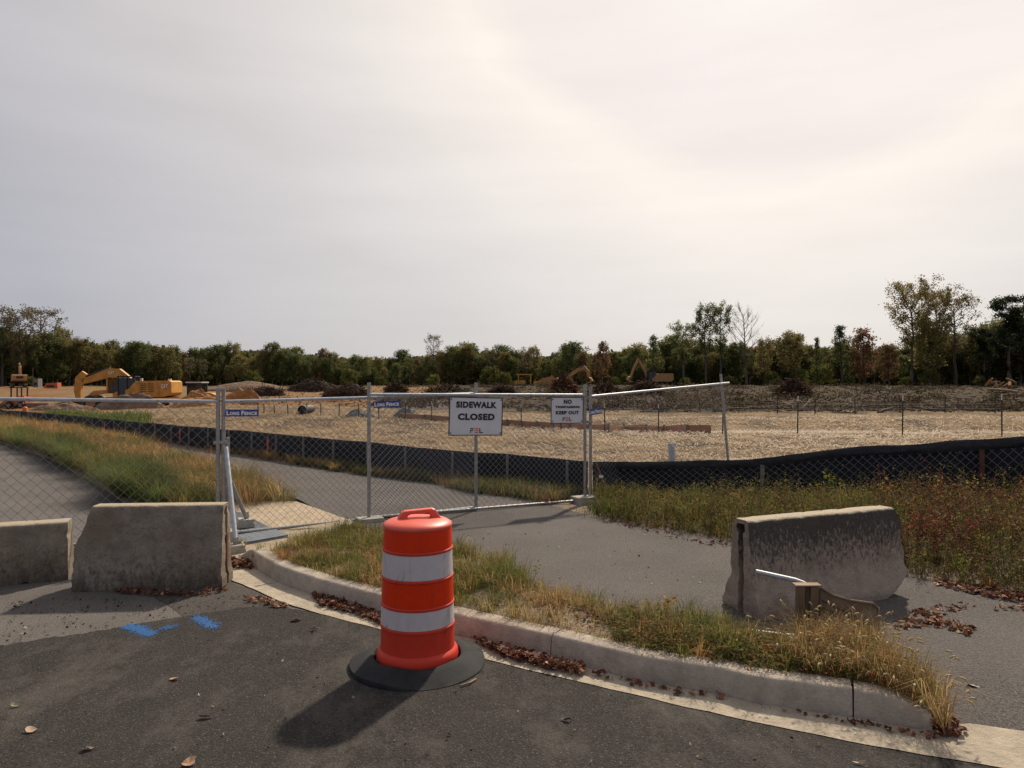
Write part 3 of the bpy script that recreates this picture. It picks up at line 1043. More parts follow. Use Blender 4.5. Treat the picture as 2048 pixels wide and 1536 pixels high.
def fence_panel(label, a, b, za, zb, ra, rb, ta, tb, bottom=None, pitch=.088, wire='wire', r=.0020, sub=1, sag=0.0):
    """a, b: feet; za, zb: foot heights; ra, rb: top rail; ta, tb: post tops; bottom: lower rail heights"""
    t = thing('temporary_fence', label, 'fence', (a.x, a.y, za), 'temporary chain link fence panels')
    for p, z0, z1 in ((a, za, ta), (b, zb, tb)):
        foot = p if not isinstance(p, tuple) else p[0]
        mb = MB().tube((foot.x, foot.y, z0), (foot.x, foot.y, z1), .024, n=10)
        mb.build('post', 'galv', t, smooth=True)
    def top(f): return ra + (rb - ra) * f
    bz = bottom or (za + .1, zb + .1)
    MB().path([(a.x, a.y, ra), (a.x * .5 + b.x * .5, a.y * .5 + b.y * .5, (ra + rb) / 2 - sag), (b.x, b.y, rb)], .021, 10).build('top_rail', 'galv_light', t, smooth=True)
    MB().tube((a.x, a.y, bz[0]), (b.x, b.y, bz[1]), .019, n=10).build('bottom_rail', 'galv', t, smooth=True)
    W = (b - a).length; d = (b - a) / W; nn = Vector((d.y, -d.x, 0))
    Hh = (ra + rb) / 2 - (bz[0] + bz[1]) / 2 - .02
    def pos(u, v, fam):
        f = u / W; lo = bz[0] + (bz[1] - bz[0]) * f; hi = top(f) - .02 - 4 * sag * f * (1 - f)
        p = a + d * u + nn * (.004 * fam + .012 * math.sin(u * 3 + v * 2))
        return (p.x, p.y, lo + (hi - lo) * v / Hh)
    chain_link(W, Hh, pitch, r, pos, 3).build('chain_link_mesh', wire, t)
    tw = MB()
    k = 0
    for f in np.linspace(.06, .94, 9):
        p = a + d * W * f; z = top(f) - 4 * sag * f * (1 - f)
        MB().lathe([(.025, -.006), (.028, 0), (.025, .006)], 8, (p.x, p.y, z)).build('tie_wire', 'wire', t)
    return t, a, d, nn


pA0, pA1 = along(-420), along(436)
pB0, pB1 = along(447), along(952)
pC0, pC1 = along(738, .06), along(1170, .06)
fence_panel('chain link panel of the temporary fence standing across the old road', pA0, pA1, 0, .0, 1.78, zat(pA1, 803), 1.95, zat(pA1, 776), (.16, .10), .118, r=.0021)
_, a, d, nn = fence_panel('chain link panel over the tan ramp, left of the white sign', pB0, pB1, .02, .07, zat(pB0, 803), zat(pB1, 787), zat(pB0, 778), zat(pB1, 765), (zat(pB0, 1068), zat(pB1, 1016) + .01), .088, r=.0019, sag=.01)
fence_panel('chain link gate panel that carries the two white signs', pC0, pC1, .06, .09, zat(pC0, 789), zat(pC1, 790), zat(pC0, 765), zat(pC1, 768), (zat(pC0, 1035), zat(pC1, 1000)), .088, r=.0022)
pD0 = along(1181, .02); pD1 = Vector(((1458 - CX) / FPX * 13.2, 13.2, 0))
tD, _, _, _ = fence_panel('chain link panel slanting up behind the black silt fence with leaning end post', pD0, pD1, .09, .2, zat(pD0, 793), EYE + (768 - 766) / FPX * 13.2, zat(pD0, 774), EYE + 20 / FPX * 13.2, (.15, .35), .088, r=.0016)
pst = [o for o in kids(tD) if o.name.startswith('post')][1]
for v in pst.data.vertices:
    v.co.x -= (v.co.z - .2) * .085
# clamps joining posts
for k, (px, py) in enumerate(((441, 885), (1175, 843))):
    p = along(px, .03); z = zat(p, py)
    tc_ = thing('fence_clamp', ('steel clamp joining the paired posts above the concrete barrier', 'steel clamp joining the paired posts beside the keep out sign')[k], 'clamp', (p.x, p.y, z), 'fence clamps')
    MB().box((p.x, p.y, z), (.16, .035, .035), rz=math.atan2(FD.y, FD.x)).build('clamp_bar', 'galv', tc_)
    MB().tube((p.x, p.y, z), (p.x + FN.x * .07, p.y + FN.y * .07, z), .012, n=6).build('bolt', 'galv', tc_)


def sign_frame(px, off, py, name, label, cat, roll=0.0, group=None, rz=None):
    p = along(px, off); z = zat(p, py)
    t = thing(name, label, cat, (p.x, p.y, z), group, math.atan2(FD.y, FD.x) if rz is None else rz)
    t.rotation_euler[1] = roll
    return t, p


def logo(parent, x, z, s):
    """dark F, orange broken C, dark L as flat bars"""
    y = -.0025
    def bars(lst, m):
        mb = MB()
        for (bx, bz, bw, bh) in lst: mb.box((x + (bx + bw / 2) * s, y, z + (bz + bh / 2) * s), (bw * s, .002, bh * s))
        mb.build('logo_letter', m, parent, local=True)
    bars([(0, 0, .2, .62), (0, .80, .78, .20), (.2, .42, .48, .18)], 'sign_black')
    bars([(1.0, .80, .82, .20), (1.0, .42, .26, .18), (1.0, 0, .82, .20), (1.36, .42, .46, .18)], 'sign_orange')
    bars([(2.08, 0, .2, 1.0), (2.28, 0, .58, .20)], 'sign_black')


def board(t, w, h, border=.012):
    MB().box((w / 2, .004, -h / 2), (w, .006, h)).build('sign_plate', 'sign_white', t, local=True)
    mb = MB()
    for c, d in (((w / 2, .001, -border / 2), (w, .010, border)), ((w / 2, .001, -h + border / 2), (w, .010, border)),
                 ((border / 2, .001, -h / 2), (border, .010, h - 2 * border)), ((w - border / 2, .001, -h / 2), (border, .010, h - 2 * border))):
        mb.box(c, d)
    mb.build('sign_border', 'sign_black', t, local=True)
    for sx in (.03, w - .03):
        for sz in (-.035, -h + .035):
            MB().box((sx, -.003, sz), (.012, .006, .02)).build('zip_tie', 'sign_black', t, local=True)


sg, p = sign_frame(899, .10, 793, 'sidewalk_closed_sign', 'white sign on the gate reading SIDEWALK CLOSED in black capitals', 'sign', .03)
p2 = along(1006, .10); W1 = (p2 - p).length; H1 = 76 / FPX * (p.y + .3)
board(sg, W1, H1)
lettering('SIDEWALK', (W1 * .125, -.0005, -H1 * .285), W1 * .76, H1 * .17, 'sign_black', sg, .058)
lettering('CLOSED', (W1 * .16, -.0005, -H1 * .60), W1 * .69, H1 * .175, 'sign_black', sg, .058)
logo(sg, W1 * .395, -H1 * .93, W1 * .082)
sg, p = sign_frame(1102, .10, 794, 'no_trespassing_sign', 'smaller white sign by the end post reading NO TRESPASSING KEEP OUT', 'sign', .012)
p2 = along(1167, .10); W2 = (p2 - p).length; H2 = 52.5 / FPX * (p.y + .2)
board(sg, W2, H2, .010)
lettering('NO', (W2 * .385, -.0005, -H2 * .26), W2 * .25, H2 * .17, 'sign_black', sg, .058)
lettering('TRESPASSING', (W2 * .13, -.0005, -H2 * .42), W2 * .75, H2 * .09, 'sign_black', sg, .058)
lettering('KEEP OUT', (W2 * .15, -.0005, -H2 * .655), W2 * .71, H2 * .135, 'sign_black', sg, .058)
logo(sg, W2 * .36, -H2 * .90, W2 * .095)


def maker_sign(px, off, py, px1, hpx, roll, label, rz=None):
    t, p = sign_frame(px, off, py, 'fence_sign', label, 'sign', roll, 'blue fence maker signs', rz)
    w = (px1 - px) / FPX * p.y * 1.11; h = hpx / FPX * p.y
    MB().box((w / 2, .004, -h / 2), (w, .005, h)).build('sign_plate', 'sign_blue', t, local=True)
    z = -h * .82
    lettering('L', (w * .03, -.0005, z), w * .085, h * .64, 'letter_white', t, .055)
    lettering('ONG', (w * .125, -.0005, z), w * .285, h * .50, 'letter_white', t, .055)
    lettering('F', (w * .47, -.0005, z), w * .085, h * .64, 'letter_white', t, .055)
    lettering('ENCE', (w * .565, -.0005, z), w * .385, h * .50, 'letter_white', t, .055)


maker_sign(451, .05, 819, 508, 14, .015, 'blue fence maker sign beside the post above the concrete barrier')
maker_sign(747, .09, 803, 797, 13, -.03, 'blue fence maker sign just right of the post behind the barrel')
maker_sign(1178, .06, 819, 1209, 12, -.10, 'blue fence maker sign, partly faded, right of the keep out sign', math.atan2(.55, .83))

# ------------------------------------------------------------------ footings and braces of the fence
def block(label, c, d, rz=.47, steps=1):
    t = thing('concrete_footing', label, 'concrete block', c, 'concrete fence footings', rz)
    mb = MB(); x, y, z = d
    b = .012
    pr = [(-x / 2, 0), (x / 2, 0), (x / 2, z * .45), (x / 2 - b, z * .5), (x / 2 - b * .3, z - b), (x / 2 - b, z), (-x / 2 + b, z), (-x / 2 + b * .3, z - b), (-x / 2 + b, z * .5), (-x / 2, z * .45)]
    mb.prism(pr, -y / 2, y / 2)
    mb.build('slab', 'block', t, local=True)
    return t


q1 = P(466, 1108, .02); q2 = P(488, 1060, .06)
block('pale concrete footing under the bright brace next to the barrier end', (q1.x, q1.y + .06, .03), (.21, .20, .085))
block('pale concrete footing on the ribbed plate under the dull brace', (q2.x, q2.y + .06, ramp_z(q2.x, q2.y) + .03), (.19, .20, .10))
q3 = P(458, 1090, .05)
block('upper pale concrete footing half hidden behind the barrier', (q3.x - .03, q3.y + .1, .05), (.18, .2, .15))
q4 = pC0 + FN * .05
block('pale concrete footing at the foot of the post behind the barrel', (q4.x, q4.y, .085), (.34, .22, .075))
q5 = pC1 + FN * .03 + FD * .03
block('rough concrete footing under the gate end posts by the green grass', (q5.x - .02, q5.y, .075), (.42, .26, .115))
for (a, b, m, lab) in (((along(452, .06), 1.14), (Vector((q1.x + .01, q1.y + .06, 0)), .12), 'galv_light', 'bright steel brace leaning from the fence post down beside the barrier'),
                       ((along(456, .02), .80), (Vector((q2.x + .01, q2.y + .06, 0)), .20), 'galv', 'dull steel brace leaning from the post to the ribbed plate')):
    t = thing('fence_brace', lab, 'brace', (b[0].x, b[0].y, b[1]), 'fence braces')
    top = Vector((a[0].x, a[0].y, a[1])); bot = Vector((b[0].x, b[0].y, b[1]))
    MB().tube(bot, top, .026, n=10).build('tube', m, t, smooth=True)
    MB().lathe([(.03, 0), (.034, .03), (.03, .07)], 10, (bot.x, bot.y, bot.z)).build('socket', 'galv', t)
pp = along(453, .0)
t = thing('short_post', 'short steel stub post beside the tall paired fence posts', 'post', (pp.x, pp.y + .05, .02))
MB().tube((pp.x, pp.y + .05, .02), (pp.x, pp.y + .05, zat(pp, 875)), .022, n=8).build('tube', 'galv', t, smooth=True)

# ------------------------------------------------------------------ concrete barriers
def barrier(label, c, rz, L, Ht, hwp, xl, xr, m, seed, slot=(False, False), chip=1.0):
    t = thing('concrete_barrier', label, 'concrete barrier', c, 'concrete road barriers', rz)
    hz, hv = zip(*hwp)
    zs = np.concatenate([np.linspace(0, Ht - .03, 30), Ht - .03 + .03 * np.sin(np.linspace(.2, 1, 5) * np.pi / 2)])
    def hw(z):
        b = np.interp(z, hz, hv)
        e = max(0, z - (Ht - .03)) / .03
        return b - .03 * (1 - math.sqrt(max(0, 1 - e * e)))
    nr = 64; nz = len(zs); V = []; F = []
    tt = np.r_[0, .006, .015, np.linspace(.03, .97, nr - 6), .985, .994, 1]
    nr = len(tt)
    def rough(p, ex):
        q = Vector((p[0] + seed * 7.3, p[1], p[2]))
        n = mnoise.noise(q * 5) * .003 + mnoise.noise(q * 17) * .004 + mnoise.noise(q * 40) * .003
        ch = (max(0, mnoise.noise(q * 13 + Vector((3, 1, 2))) - .10) * .022 + .001) * chip * ex
        return n, ch
    for side in (-1, 1):
        for i, tq in enumerate(tt):
            for z in zs:
                x0, x1 = xl(z), xr(z); xx = x0 + (x1 - x0) * tq
                y = side * hw(z)
                ex = max(0, 1 - min(xx - x0, x1 - xx) / .05) + max(0, 1 - (Ht - z) / .03) * .35 + max(0, 1 - z / .05) * .8
                n, ch = rough((xx, y, z), min(1.3, ex))
                yy = y + side * (n - ch)
                xx2 = xx + (ch if tq < .5 else -ch) * (1 if min(tq, 1 - tq) < .03 else 0)
                V.append((xx2, yy, max(0, z + (-ch * .8 if z > Ht - .06 else (ch if z < .06 else 0)))))
    def vi(sd, i, k): return sd * nr * nz + i * nz + k
    for sd in (0, 1):
        for i in range(nr - 1):
            for k in range(nz - 1): F.append((vi(sd, i, k), vi(sd, i + 1, k), vi(sd, i + 1, k + 1), vi(sd, i, k + 1)))
    for i in range(nr - 1):
        F.append((vi(0, i, nz - 1), vi(0, i + 1, nz - 1), vi(1, i + 1, nz - 1), vi(1, i, nz - 1)))
        F.append((vi(0, i, 0), vi(0, i + 1, 0), vi(1, i + 1, 0), vi(1, i, 0)))
    for e, i in ((0, 0), (1, nr - 1)):
        cols = [0, .25, .5, .75, 1] ; ids = []
        sg_ = 1 if e == 0 else -1
        for k in range(nz):
            a = Vector(V[vi(0, i, k)]); b = Vector(V[vi(1, i, k)]); row = [vi(0, i, k)]
            w = (b - a).length
            fr = [.12, .24, .36] + ([.5 - .030 / w, .5 - .022 / w, .5 + .022 / w, .5 + .030 / w] if slot[e] and w > .1 else [.44, .47, .53, .56]) + [.64, .76, .88]
            for f in fr:
                p = a.lerp(b, f)
                deep = .05 if slot[e] and abs(f - .5) * w < .026 and zs[k] < Ht - .05 else 0
                n, _c = rough(p, 0)
                V.append((p.x + sg_ * (deep + n), p.y, p.z)); row.append(len(V) - 1)
            row.append(vi(1, i, k)); ids.append(row)
        for k in range(nz - 1):
            for j in range(len(ids[0]) - 1): F.append((ids[k][j], ids[k][j + 1], ids[k + 1][j + 1], ids[k + 1][j]))
    mb = MB().add(V, F)
    o = mb.build('body', m, t, smooth=True, local=True)
    return t


# middle one: front bottom edge along the road
cm = Vector((-3.43, 6.74, 0))
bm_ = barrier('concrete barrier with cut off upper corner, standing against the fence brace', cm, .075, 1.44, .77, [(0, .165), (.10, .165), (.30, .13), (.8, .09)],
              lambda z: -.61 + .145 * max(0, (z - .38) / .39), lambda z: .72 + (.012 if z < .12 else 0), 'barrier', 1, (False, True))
MB().box((.715, .02, .33), (.016, .05, .30)).build('rust_plate', 'rust_plate', bm_, local=True)
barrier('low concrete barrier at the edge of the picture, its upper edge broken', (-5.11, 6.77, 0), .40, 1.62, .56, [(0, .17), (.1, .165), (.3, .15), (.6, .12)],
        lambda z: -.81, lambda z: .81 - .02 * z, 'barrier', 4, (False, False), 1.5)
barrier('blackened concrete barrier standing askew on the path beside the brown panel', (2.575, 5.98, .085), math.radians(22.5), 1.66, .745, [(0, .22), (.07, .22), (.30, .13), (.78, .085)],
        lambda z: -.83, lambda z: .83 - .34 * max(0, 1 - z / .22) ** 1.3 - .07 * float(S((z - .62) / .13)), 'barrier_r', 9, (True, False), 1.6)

# ------------------------------------------------------------------ traffic barrel
BX, BY = -.667, 4.86
tb = thing('traffic_barrel', 'orange and white striped traffic barrel standing on a black rubber ring', 'traffic barrel', (BX + .026, BY, 0), rz=.25); tb.scale = (.965, .965, .988)


def dent(r, z, th):
    """crumpled lower right side"""
    d = (th - math.radians(-52)) / .28
    k = math.exp(-d * d) * math.exp(-((z - .12) / .14) ** 2)
    return r - .028 * k * (1 + .6 * math.sin(z * 60)), z


def rings(pr, m, name, disp=dent, n=72, close=False):
    mb = MB(); mb.lathe(pr, n, (0, 0, 0), disp, close)
    return mb.build(name, m, tb, smooth=True, local=True)


def rad(z): return .2335 + (.957 - z) / .957 * .026


body = [(.262, .045), (.282, .05), (.286, .07), (.283, .105), (.274, .118), (rad(.13) + .004, .13)]
z = .13
for (za, zb) in ((.277, .300), (.427, .447), (.607, .627), (.794, .814)):
    for zz in np.linspace(z, za, 7)[1:]: body.append((rad(zz) + .002, zz))
    body += [(rad(za) + .009, za + .004), (rad(zb) + .009, zb - .006), (rad(zb) + .002, zb)]
    z = zb
for zz in np.linspace(z, .950, 6)[1:]: body.append((rad(zz) + .002, zz))
rings(body, 'orange', 'body')
rings([(rad(.95) + .003, .945), (.241, .952), (.243, .962), (.238, .972), (.21, .988), (.15, 1.002), (.07, 1.008), (.001, 1.010)], 'orange_lid', 'lid')
for (z0_, z1_, m) in ((.302, .424, 'band_w'), (.449, .604, 'band_o'), (.629, .791, 'band_w'), (.816, .944, 'band_o')):
    pr = [(rad(z0_) + .0025, z0_)] + [(rad(zz) + .0045, zz) for zz in np.linspace(z0_ + .001, z1_ - .001, 6)] + [(rad(z1_) + .0025, z1_)]
    rings(pr, m, 'white_band' if m == 'band_w' else 'orange_band')


def ringdisp(r, z, th):
    wv = .016 * math.sin(2 * th + .8) * max(0, (r - .30) / .17) + .006 * math.sin(5 * th)
    return r, max(.002, z + wv * (1 if z > .02 else .4))


rings([(.300, .01), (.296, .05), (.305, .078), (.330, .082), (.365, .071), (.41, .049), (.45, .032), (.470, .025), (.474, .017), (.474, .006), (.46, .003), (.30, .003)], 'rubber', 'rubber_ring', ringdisp)
# handle: two flared feet and a grip
mb = MB()
hp = [(-.175, -.030), (-.145, .004), (-.120, .055), (-.100, .070), (.105, .085), (.128, .075), (.150, .030), (.185, -.028), (.10, -.012), (.085, .030), (.07, .046), (-.06, .035), (-.075, .020), (-.085, -.012)]
mb.prism([(x * .95, z * .72 + 1.006) for x, z in hp], -.030, .030)
hd = mb.build('handle', 'orange_lid', tb, local=True)
bv = hd.modifiers.new('soft_edges', 'BEVEL'); bv.width = .010; bv.segments = 2; bv.limit_method = 'ANGLE'

sm = MB()
for k in range(17):
    th0 = -1.05 + .75 * rng.random() if k % 4 else -2.9 + 2.0 * rng.random(); zc = .20 + .70 * rng.random(); Ls = .03 + .07 * rng.random(); w_s = .0018 + .003 * rng.random(); vs = []
    for j in range(6):
        f = j / 5 - .5; th = th0 + f * Ls * 2.2; zz = zc + f * Ls * 1.6; rr = rad(zz) + (.0065 if not any(a_ - .012 < zz < b_ + .012 for a_, b_ in ((.277, .300), (.427, .447), (.607, .627), (.794, .814))) else .0125)
        ww = w_s * (1 - abs(f) * 1.7)
        vs += [(rr * math.cos(th), rr * math.sin(th), zz - ww), (rr * math.cos(th), rr * math.sin(th), zz + ww)]
    sm.add(vs, [(2 * j, 2 * j + 2, 2 * j + 3, 2 * j + 1) for j in range(5)])
tag(sm.build('scuff_mark', 'track', tb, local=True), kind='stuff')
for (z0_, z1_, th) in ((.302, .424, -1.95), (.629, .791, -1.9), (.449, .604, -1.28), (.816, .944, -1.62)):
    MB().add([((rad(zz) + .0062) * math.cos(th + d_), (rad(zz) + .0062) * math.sin(th + d_), zz) for zz in (z0_ + .002, z1_ - .002) for d_ in (-.012, .012)], [(0, 1, 3, 2)]).build('band_seam', 'band_w' if z0_ in (.302, .629) else 'orange', tb, local=True)

# ------------------------------------------------------------------ toppled brown panel with tubes
ty = 5.02
t = thing('toppled_panel', 'brown sheet metal panel with folded post, toppled in dry grass before the black barrier', 'metal panel', ((1690 - CX) / FPX * ty, ty, .07))
def pz(px, py, Y): return Vector(((px - CX) / FPX * Y, Y, EYE - (py - CY) / FPX * Y))
A = [pz(1641, 1176, 5.02), pz(1665, 1190, 5.04), pz(1700, 1201, 5.08), pz(1745, 1207, 5.14), pz(1756, 1216, 5.16), pz(1757, 1262, 5.12), pz(1742, 1300, 5.05), pz(1650, 1300, 4.96), pz(1641, 1240, 5.0)]
mb = MB(); off = Vector((-.02, .012, 0)); n = len(A)
mb.add([v for v in A] + [v + off * 1.2 for v in A], [tuple(range(n)), tuple(range(2 * n - 1, n - 1, -1))] + [(i, (i + 1) % n, n + (i + 1) % n, n + i) for i in range(n)])
mb.build('sheet', 'tan_sheet', t)
for zz_ in (.62, .40):
    MB().path([A[8] * (1 - zz_) + A[0] * zz_ + Vector((.012, -.004, 0)), A[6] * .5 + A[4] * .5 + Vector((-.012, -.006, .05 * zz_))], .004, 5).build('pressed_bead', 'tan_dark', t)
lip = MB().path([A[0] + Vector((0, -.006, .004)), A[1] + Vector((0, -.006, .004)), A[2] + Vector((0, -.006, .004)), A[3] + Vector((0, -.006, .004)), A[4] + Vector((.002, -.006, 0)), A[5] + Vector((.002, -.006, 0))], .008, 6)
lip.build('rolled_edge', 'wood', t)
for (x0, x1, y0, m, nm) in ((1597, 1611, 4.98, 'tan_sheet', 'channel_flange'), (1612, 1622, 5.0, 'tan_dark', 'channel_web'), (1622, 1638, 4.985, 'tan_sheet', 'channel_flange')):
    a = pz(x0, 1173, y0); b = pz(x1, 1173, y0); zb = .07
    mb = MB()
    mb.add([(a.x - .015, y0, zb), (b.x - .015, y0, zb), (b.x, y0, a.z), (a.x, y0, a.z), (a.x - .015, y0 + .05, zb), (b.x - .015, y0 + .05, zb), (b.x, y0 + .05, a.z), (a.x, y0 + .05, a.z)],
           [(0, 1, 2, 3), (7, 6, 5, 4), (0, 4, 5, 1), (1, 5, 6, 2), (2, 6, 7, 3), (3, 7, 4, 0)])
    mb.build(nm, m, t)
a = pz(1592, 1171, 4.975); b = pz(1642, 1174, 4.985)
MB().box((a + b) / 2 + Vector((0, .03, .004)), ((b - a).length, .075, .008)).build('cap_plate', 'wood', t)
t = thing('loose_tube', 'bright steel tube jutting from the brown panel across the black barrier', 'steel tube', pz(1565, 1158, 5.15))
MB().path([pz(1512, 1143, 5.22), pz(1590, 1160, 5.10), pz(1606, 1165, 5.06), pz(1622, 1173, 5.02)], [.016, .016, .013, .005], 10).build('tube', 'galv_light', t, smooth=True)
t = thing('loose_tube', 'white tube lying in the weeds below the black barrier', 'steel tube', P(1545, 1266, .16))
MB().path([P(1500, 1262, .17), P(1550, 1268, .165), P(1596, 1273, .16)], .014, 10).build('tube', 'galv_light', t, smooth=True)
# white plastic pipe stub beyond the silt fence
pw = Vector(((1346 - CX) / FPX * 12.3, 12.3, 0)); pw.z = float(H(pw.x, pw.y))
t = thing('pipe_stub', 'broken white plastic pipe stub standing up behind the silt fence', 'pipe stub', pw)
hp_ = EYE - (888 - 768) / FPX * 12.3 - pw.z
mb = MB(); n = 16; vs = []; fs = []
for lvl in range(4):
    for k in range(n):
        th = 2 * math.pi * k / n
        r = .056 if lvl < 3 else .056
        zz = [0, hp_ * .5, hp_ * .75, hp_ - .05 + .05 * (math.sin(2 * th + .5) > 0) + .02 * random.random()][lvl]
        vs.append((pw.x + math.cos(th) * r - .03 * lvl / 3, pw.y + math.sin(th) * r, pw.z + zz))
for l in range(3):
    for k in range(n): fs.append((l * n + k, l * n + (k + 1) % n, (l + 1) * n + (k + 1) % n, (l + 1) * n + k))
mb.add(vs, fs); o = mb.build('pipe', 'pvc', t)
so = o.modifiers.new('wall', 'SOLIDIFY'); so.thickness = .006

# ------------------------------------------------------------------ grass and weeds near the road
from mathutils.bvhtree import BVHTree


def surf(*objs):
    trees = [BVHTree.FromPolygons([v.co.copy() for v in o.data.vertices], [tuple(p.vertices) for p in o.data.polygons]) for o in objs]
    def f(xy, default=0.0):
        out = np.full(len(xy), default)
        for i, (a, b) in enumerate(xy):
            for t in trees:
                h_ = t.ray_cast(Vector((a, b, 5)), Vector((0, 0, -1)))[0]
                if h_ is not None: out[i] = max(out[i], h_.z)
        return out
    return f


def pxof(xy): return CX + FPX * xy[:, 0] / xy[:, 1]


G_GREEN, G_LIME, G_OLIVE, G_STRAW, G_TAN, G_RUST, G_RED, G_DARK = (.10, .118, .03), (.175, .185, .04), (.21, .17, .052), (.42, .32, .145), (.38, .225, .09), (.26, .115, .05), (.16, .043, .036), (.06, .072, .026)

# verge between kerb and path
zv = surf(verge)
xy = scatter(VERGE, 62000); px = pxof(xy)
dens = fbm(xy[:, 0] * 2.3 + 3, xy[:, 1] * 2.3, 3)
gap = ((px > 1030) & (px < 1210))
keep = rng.random(len(xy)) < np.where(gap, .08 + .5 * S((dens - .5) / .12), .05 + .70 * S((dens - .44) / .18))
xy = xy[keep]; px = px[keep]; dens = dens[keep]
z = zv(xy, .14)
tone = fbm(xy[:, 0] * 1.9 + 11, xy[:, 1] * 1.9 + 7, 3)
gA = pick([G_GREEN, G_LIME, G_OLIVE], len(xy), .3, [4, 3, 2]); gB = pick([G_STRAW, G_TAN, G_RUST, G_OLIVE], len(xy), .25, [3, 3, 1.2, 2])
dry = np.where(px < 640, .78, np.where(px < 900, .58, np.where(px < 1110, .25, np.where(px < 1300, .5, np.where(px < 1590, .45, .80)))))
isd = rng.random(len(xy)) < np.clip(dry + (tone - .5) * 2.6, 0, 1)
col = np.where(isd[:, None], gB, gA)
hgt = (.035 + .095 * rng.random(len(xy)) ** 1.5) * (.55 + 1.0 * dens) * np.where(px > 1560, 1.15, np.where(px < 900, 1.0, 1.1))
hgt = hgt * np.where((px > 905) & (px < 1060), 1.45, 1) * (.55 + 1.1 * fbm(xy[:, 0] * 6, xy[:, 1] * 6, 2))
V, F, C = blades(np.c_[xy, z - .01], hgt, .7 + .5 * rng.random(len(xy)), .0042, col)
cv = scatter(VERGE, 340); cpx = pxof(cv); cv = cv[(rng.random(len(cv)) < np.where((cpx > 1040) & (cpx < 1200), .2, .9))]; cpx = pxof(cv)
ga = clumps(cv[(cpx > 600)], 46, .06 + .22 * rng.random((cpx > 600).sum()) ** 1.6, .035, .9, .004, [G_GREEN, G_LIME, G_OLIVE, G_OLIVE, G_STRAW, G_TAN], lambda q: zv(q, .14), [2, 2, 2, 1, 1.2, 1])
gb = clumps(cv[(cpx <= 600)], 50, .10 + .12 * rng.random((cpx <= 600).sum()), .04, .9, .004, [G_TAN, G_STRAW, G_RUST, G_OLIVE, G_LIME], lambda q: zv(q, .14))
V, F, C = join_np([(V, F, C), ga, gb])
np_mesh('verge_grass', V, F, 'grass', col=C, kind='stuff')
# leafy ground cover along the kerb top, right half
kb = scatter(VERGE, 9000); kpx = pxof(kb)
kb = kb[(kpx > 1225) & (kpx < 1720)]; kpx = pxof(kb)
dk_ = np.array([min(np.linalg.norm(KR[:, :2] - p, axis=1)) for p in kb])
kb = kb[(dk_ < .62) & (rng.random(len(kb)) < .8)]
V, F, C = weeds(np.c_[kb, zv(kb, .14)], .06 + .09 * rng.random(len(kb)), 9, .022, (.09, .07, .03), [G_GREEN, (.09, .10, .03), G_OLIVE, G_DARK, G_RUST, (.20, .17, .05)], [2.5, 3, 4, 1.5, 1.8, 2.2], 1.3)
np_mesh('ground_cover', V, F, 'leafm', col=C, kind='stuff')
# tall dry foxtail grass round the brown panel
def near_poly(pxs): return [P(a, b, .15) for a, b in pxs]
fx = np.vstack([scatter(near_poly([(1560, 1300), (1640, 1285), (1760, 1300), (1800, 1345), (1760, 1372), (1600, 1352)]), 1500),
                scatter(near_poly([(1760, 1330), (1850, 1380), (1905, 1440), (1890, 1462), (1850, 1410), (1740, 1372)]), 700)])
fx = np.vstack([fx, scatter(near_poly([(1590, 1296), (1650, 1292), (1752, 1298), (1770, 1316), (1680, 1322), (1600, 1314)]), 900)])
fz = zv(fx, .13)
V, F, C = blades(np.c_[fx, fz], .10 + .26 * rng.random(len(fx)) ** 1.3, 1.0, .0035, pick([G_STRAW, G_TAN, G_RUST, G_OLIVE, (.24, .18, .07)], len(fx), .3, [2, 3, 1.5, 2, 3]))
tips = V.reshape(-1, 5, 3)
sel = np.where(rng.random(len(fx)) < .075)[0]
hv, hf, hc = [], [], []
mbh = MB()
for i in sel:
    a = Vector(tips[i, 2]); b = Vector(tips[i, 4]); d = (b - a)
    if d.length < .03: continue
    d.normalize(); e = b + d * .03 + Vector((0, 0, -.022))
    mbh.path([b - d * .012, b + d * .004, b + d * .02 + Vector((0, 0, -.004)), e], [.002, .0058, .0055, .0015], 6)
np_mesh('foxtail_grass', V, F, 'grass', col=C, kind='stuff')
M['seed'] = mat('foxtail_seed', (.46, .35, .17), (.34, .24, .10), 60, .9)
tag(mbh.build('foxtail_heads', 'seed'), kind='stuff')

# weeds under the long silt fence (between path and fence)
zb = surf(bankL)
bl = [(p.x, p.y) for p in FARw[1:11]] + [(x_, y_) for x_, y_ in SILT_L[1:]][::-1]
xy = np.vstack([scatter(bl, 16000), scatter([(p.x, p.y) for p in FARw[4:11]] + [(x_, y_) for x_, y_ in SILT_L[4:]][::-1], 16000)])
near_t = fbm(xy[:, 0] * .9, xy[:, 1] * .9 + 4, 3); px = pxof(xy)
keep = rng.random(len(xy)) < .25 + S((near_t - .35) / .25)
xy = xy[keep]; near_t = near_t[keep]; px = px[keep]
isg = rng.random(len(xy)) < np.clip((near_t - .42) * 4 + np.where((px > 690) & (px < 740), .7, 0), .12, .95)
col = np.where(isg[:, None], pick([G_GREEN, G_OLIVE, G_DARK], len(xy), .3), pick([G_TAN, G_OLIVE, G_RUST, (.17, .12, .05)], len(xy), .3))
h_ = (.07 + .20 * rng.random(len(xy)) ** 1.5) * (.5 + near_t)
V, F, C = blades(np.c_[xy, zb(xy, .1) - .01], h_, .7, .006 * np.clip(xy[:, 1] / 13, 1, 2.2), col)
cb = scatter(bl, 260)
g1 = clumps(cb, 60, .14 + .26 * rng.random(len(cb)) ** 2, .08, 1.0, .008, [G_GREEN, G_OLIVE, G_TAN, (.17, .12, .05), G_DARK], lambda q: zb(q, .1))
V, F, C = join_np([(V, F, C), g1])
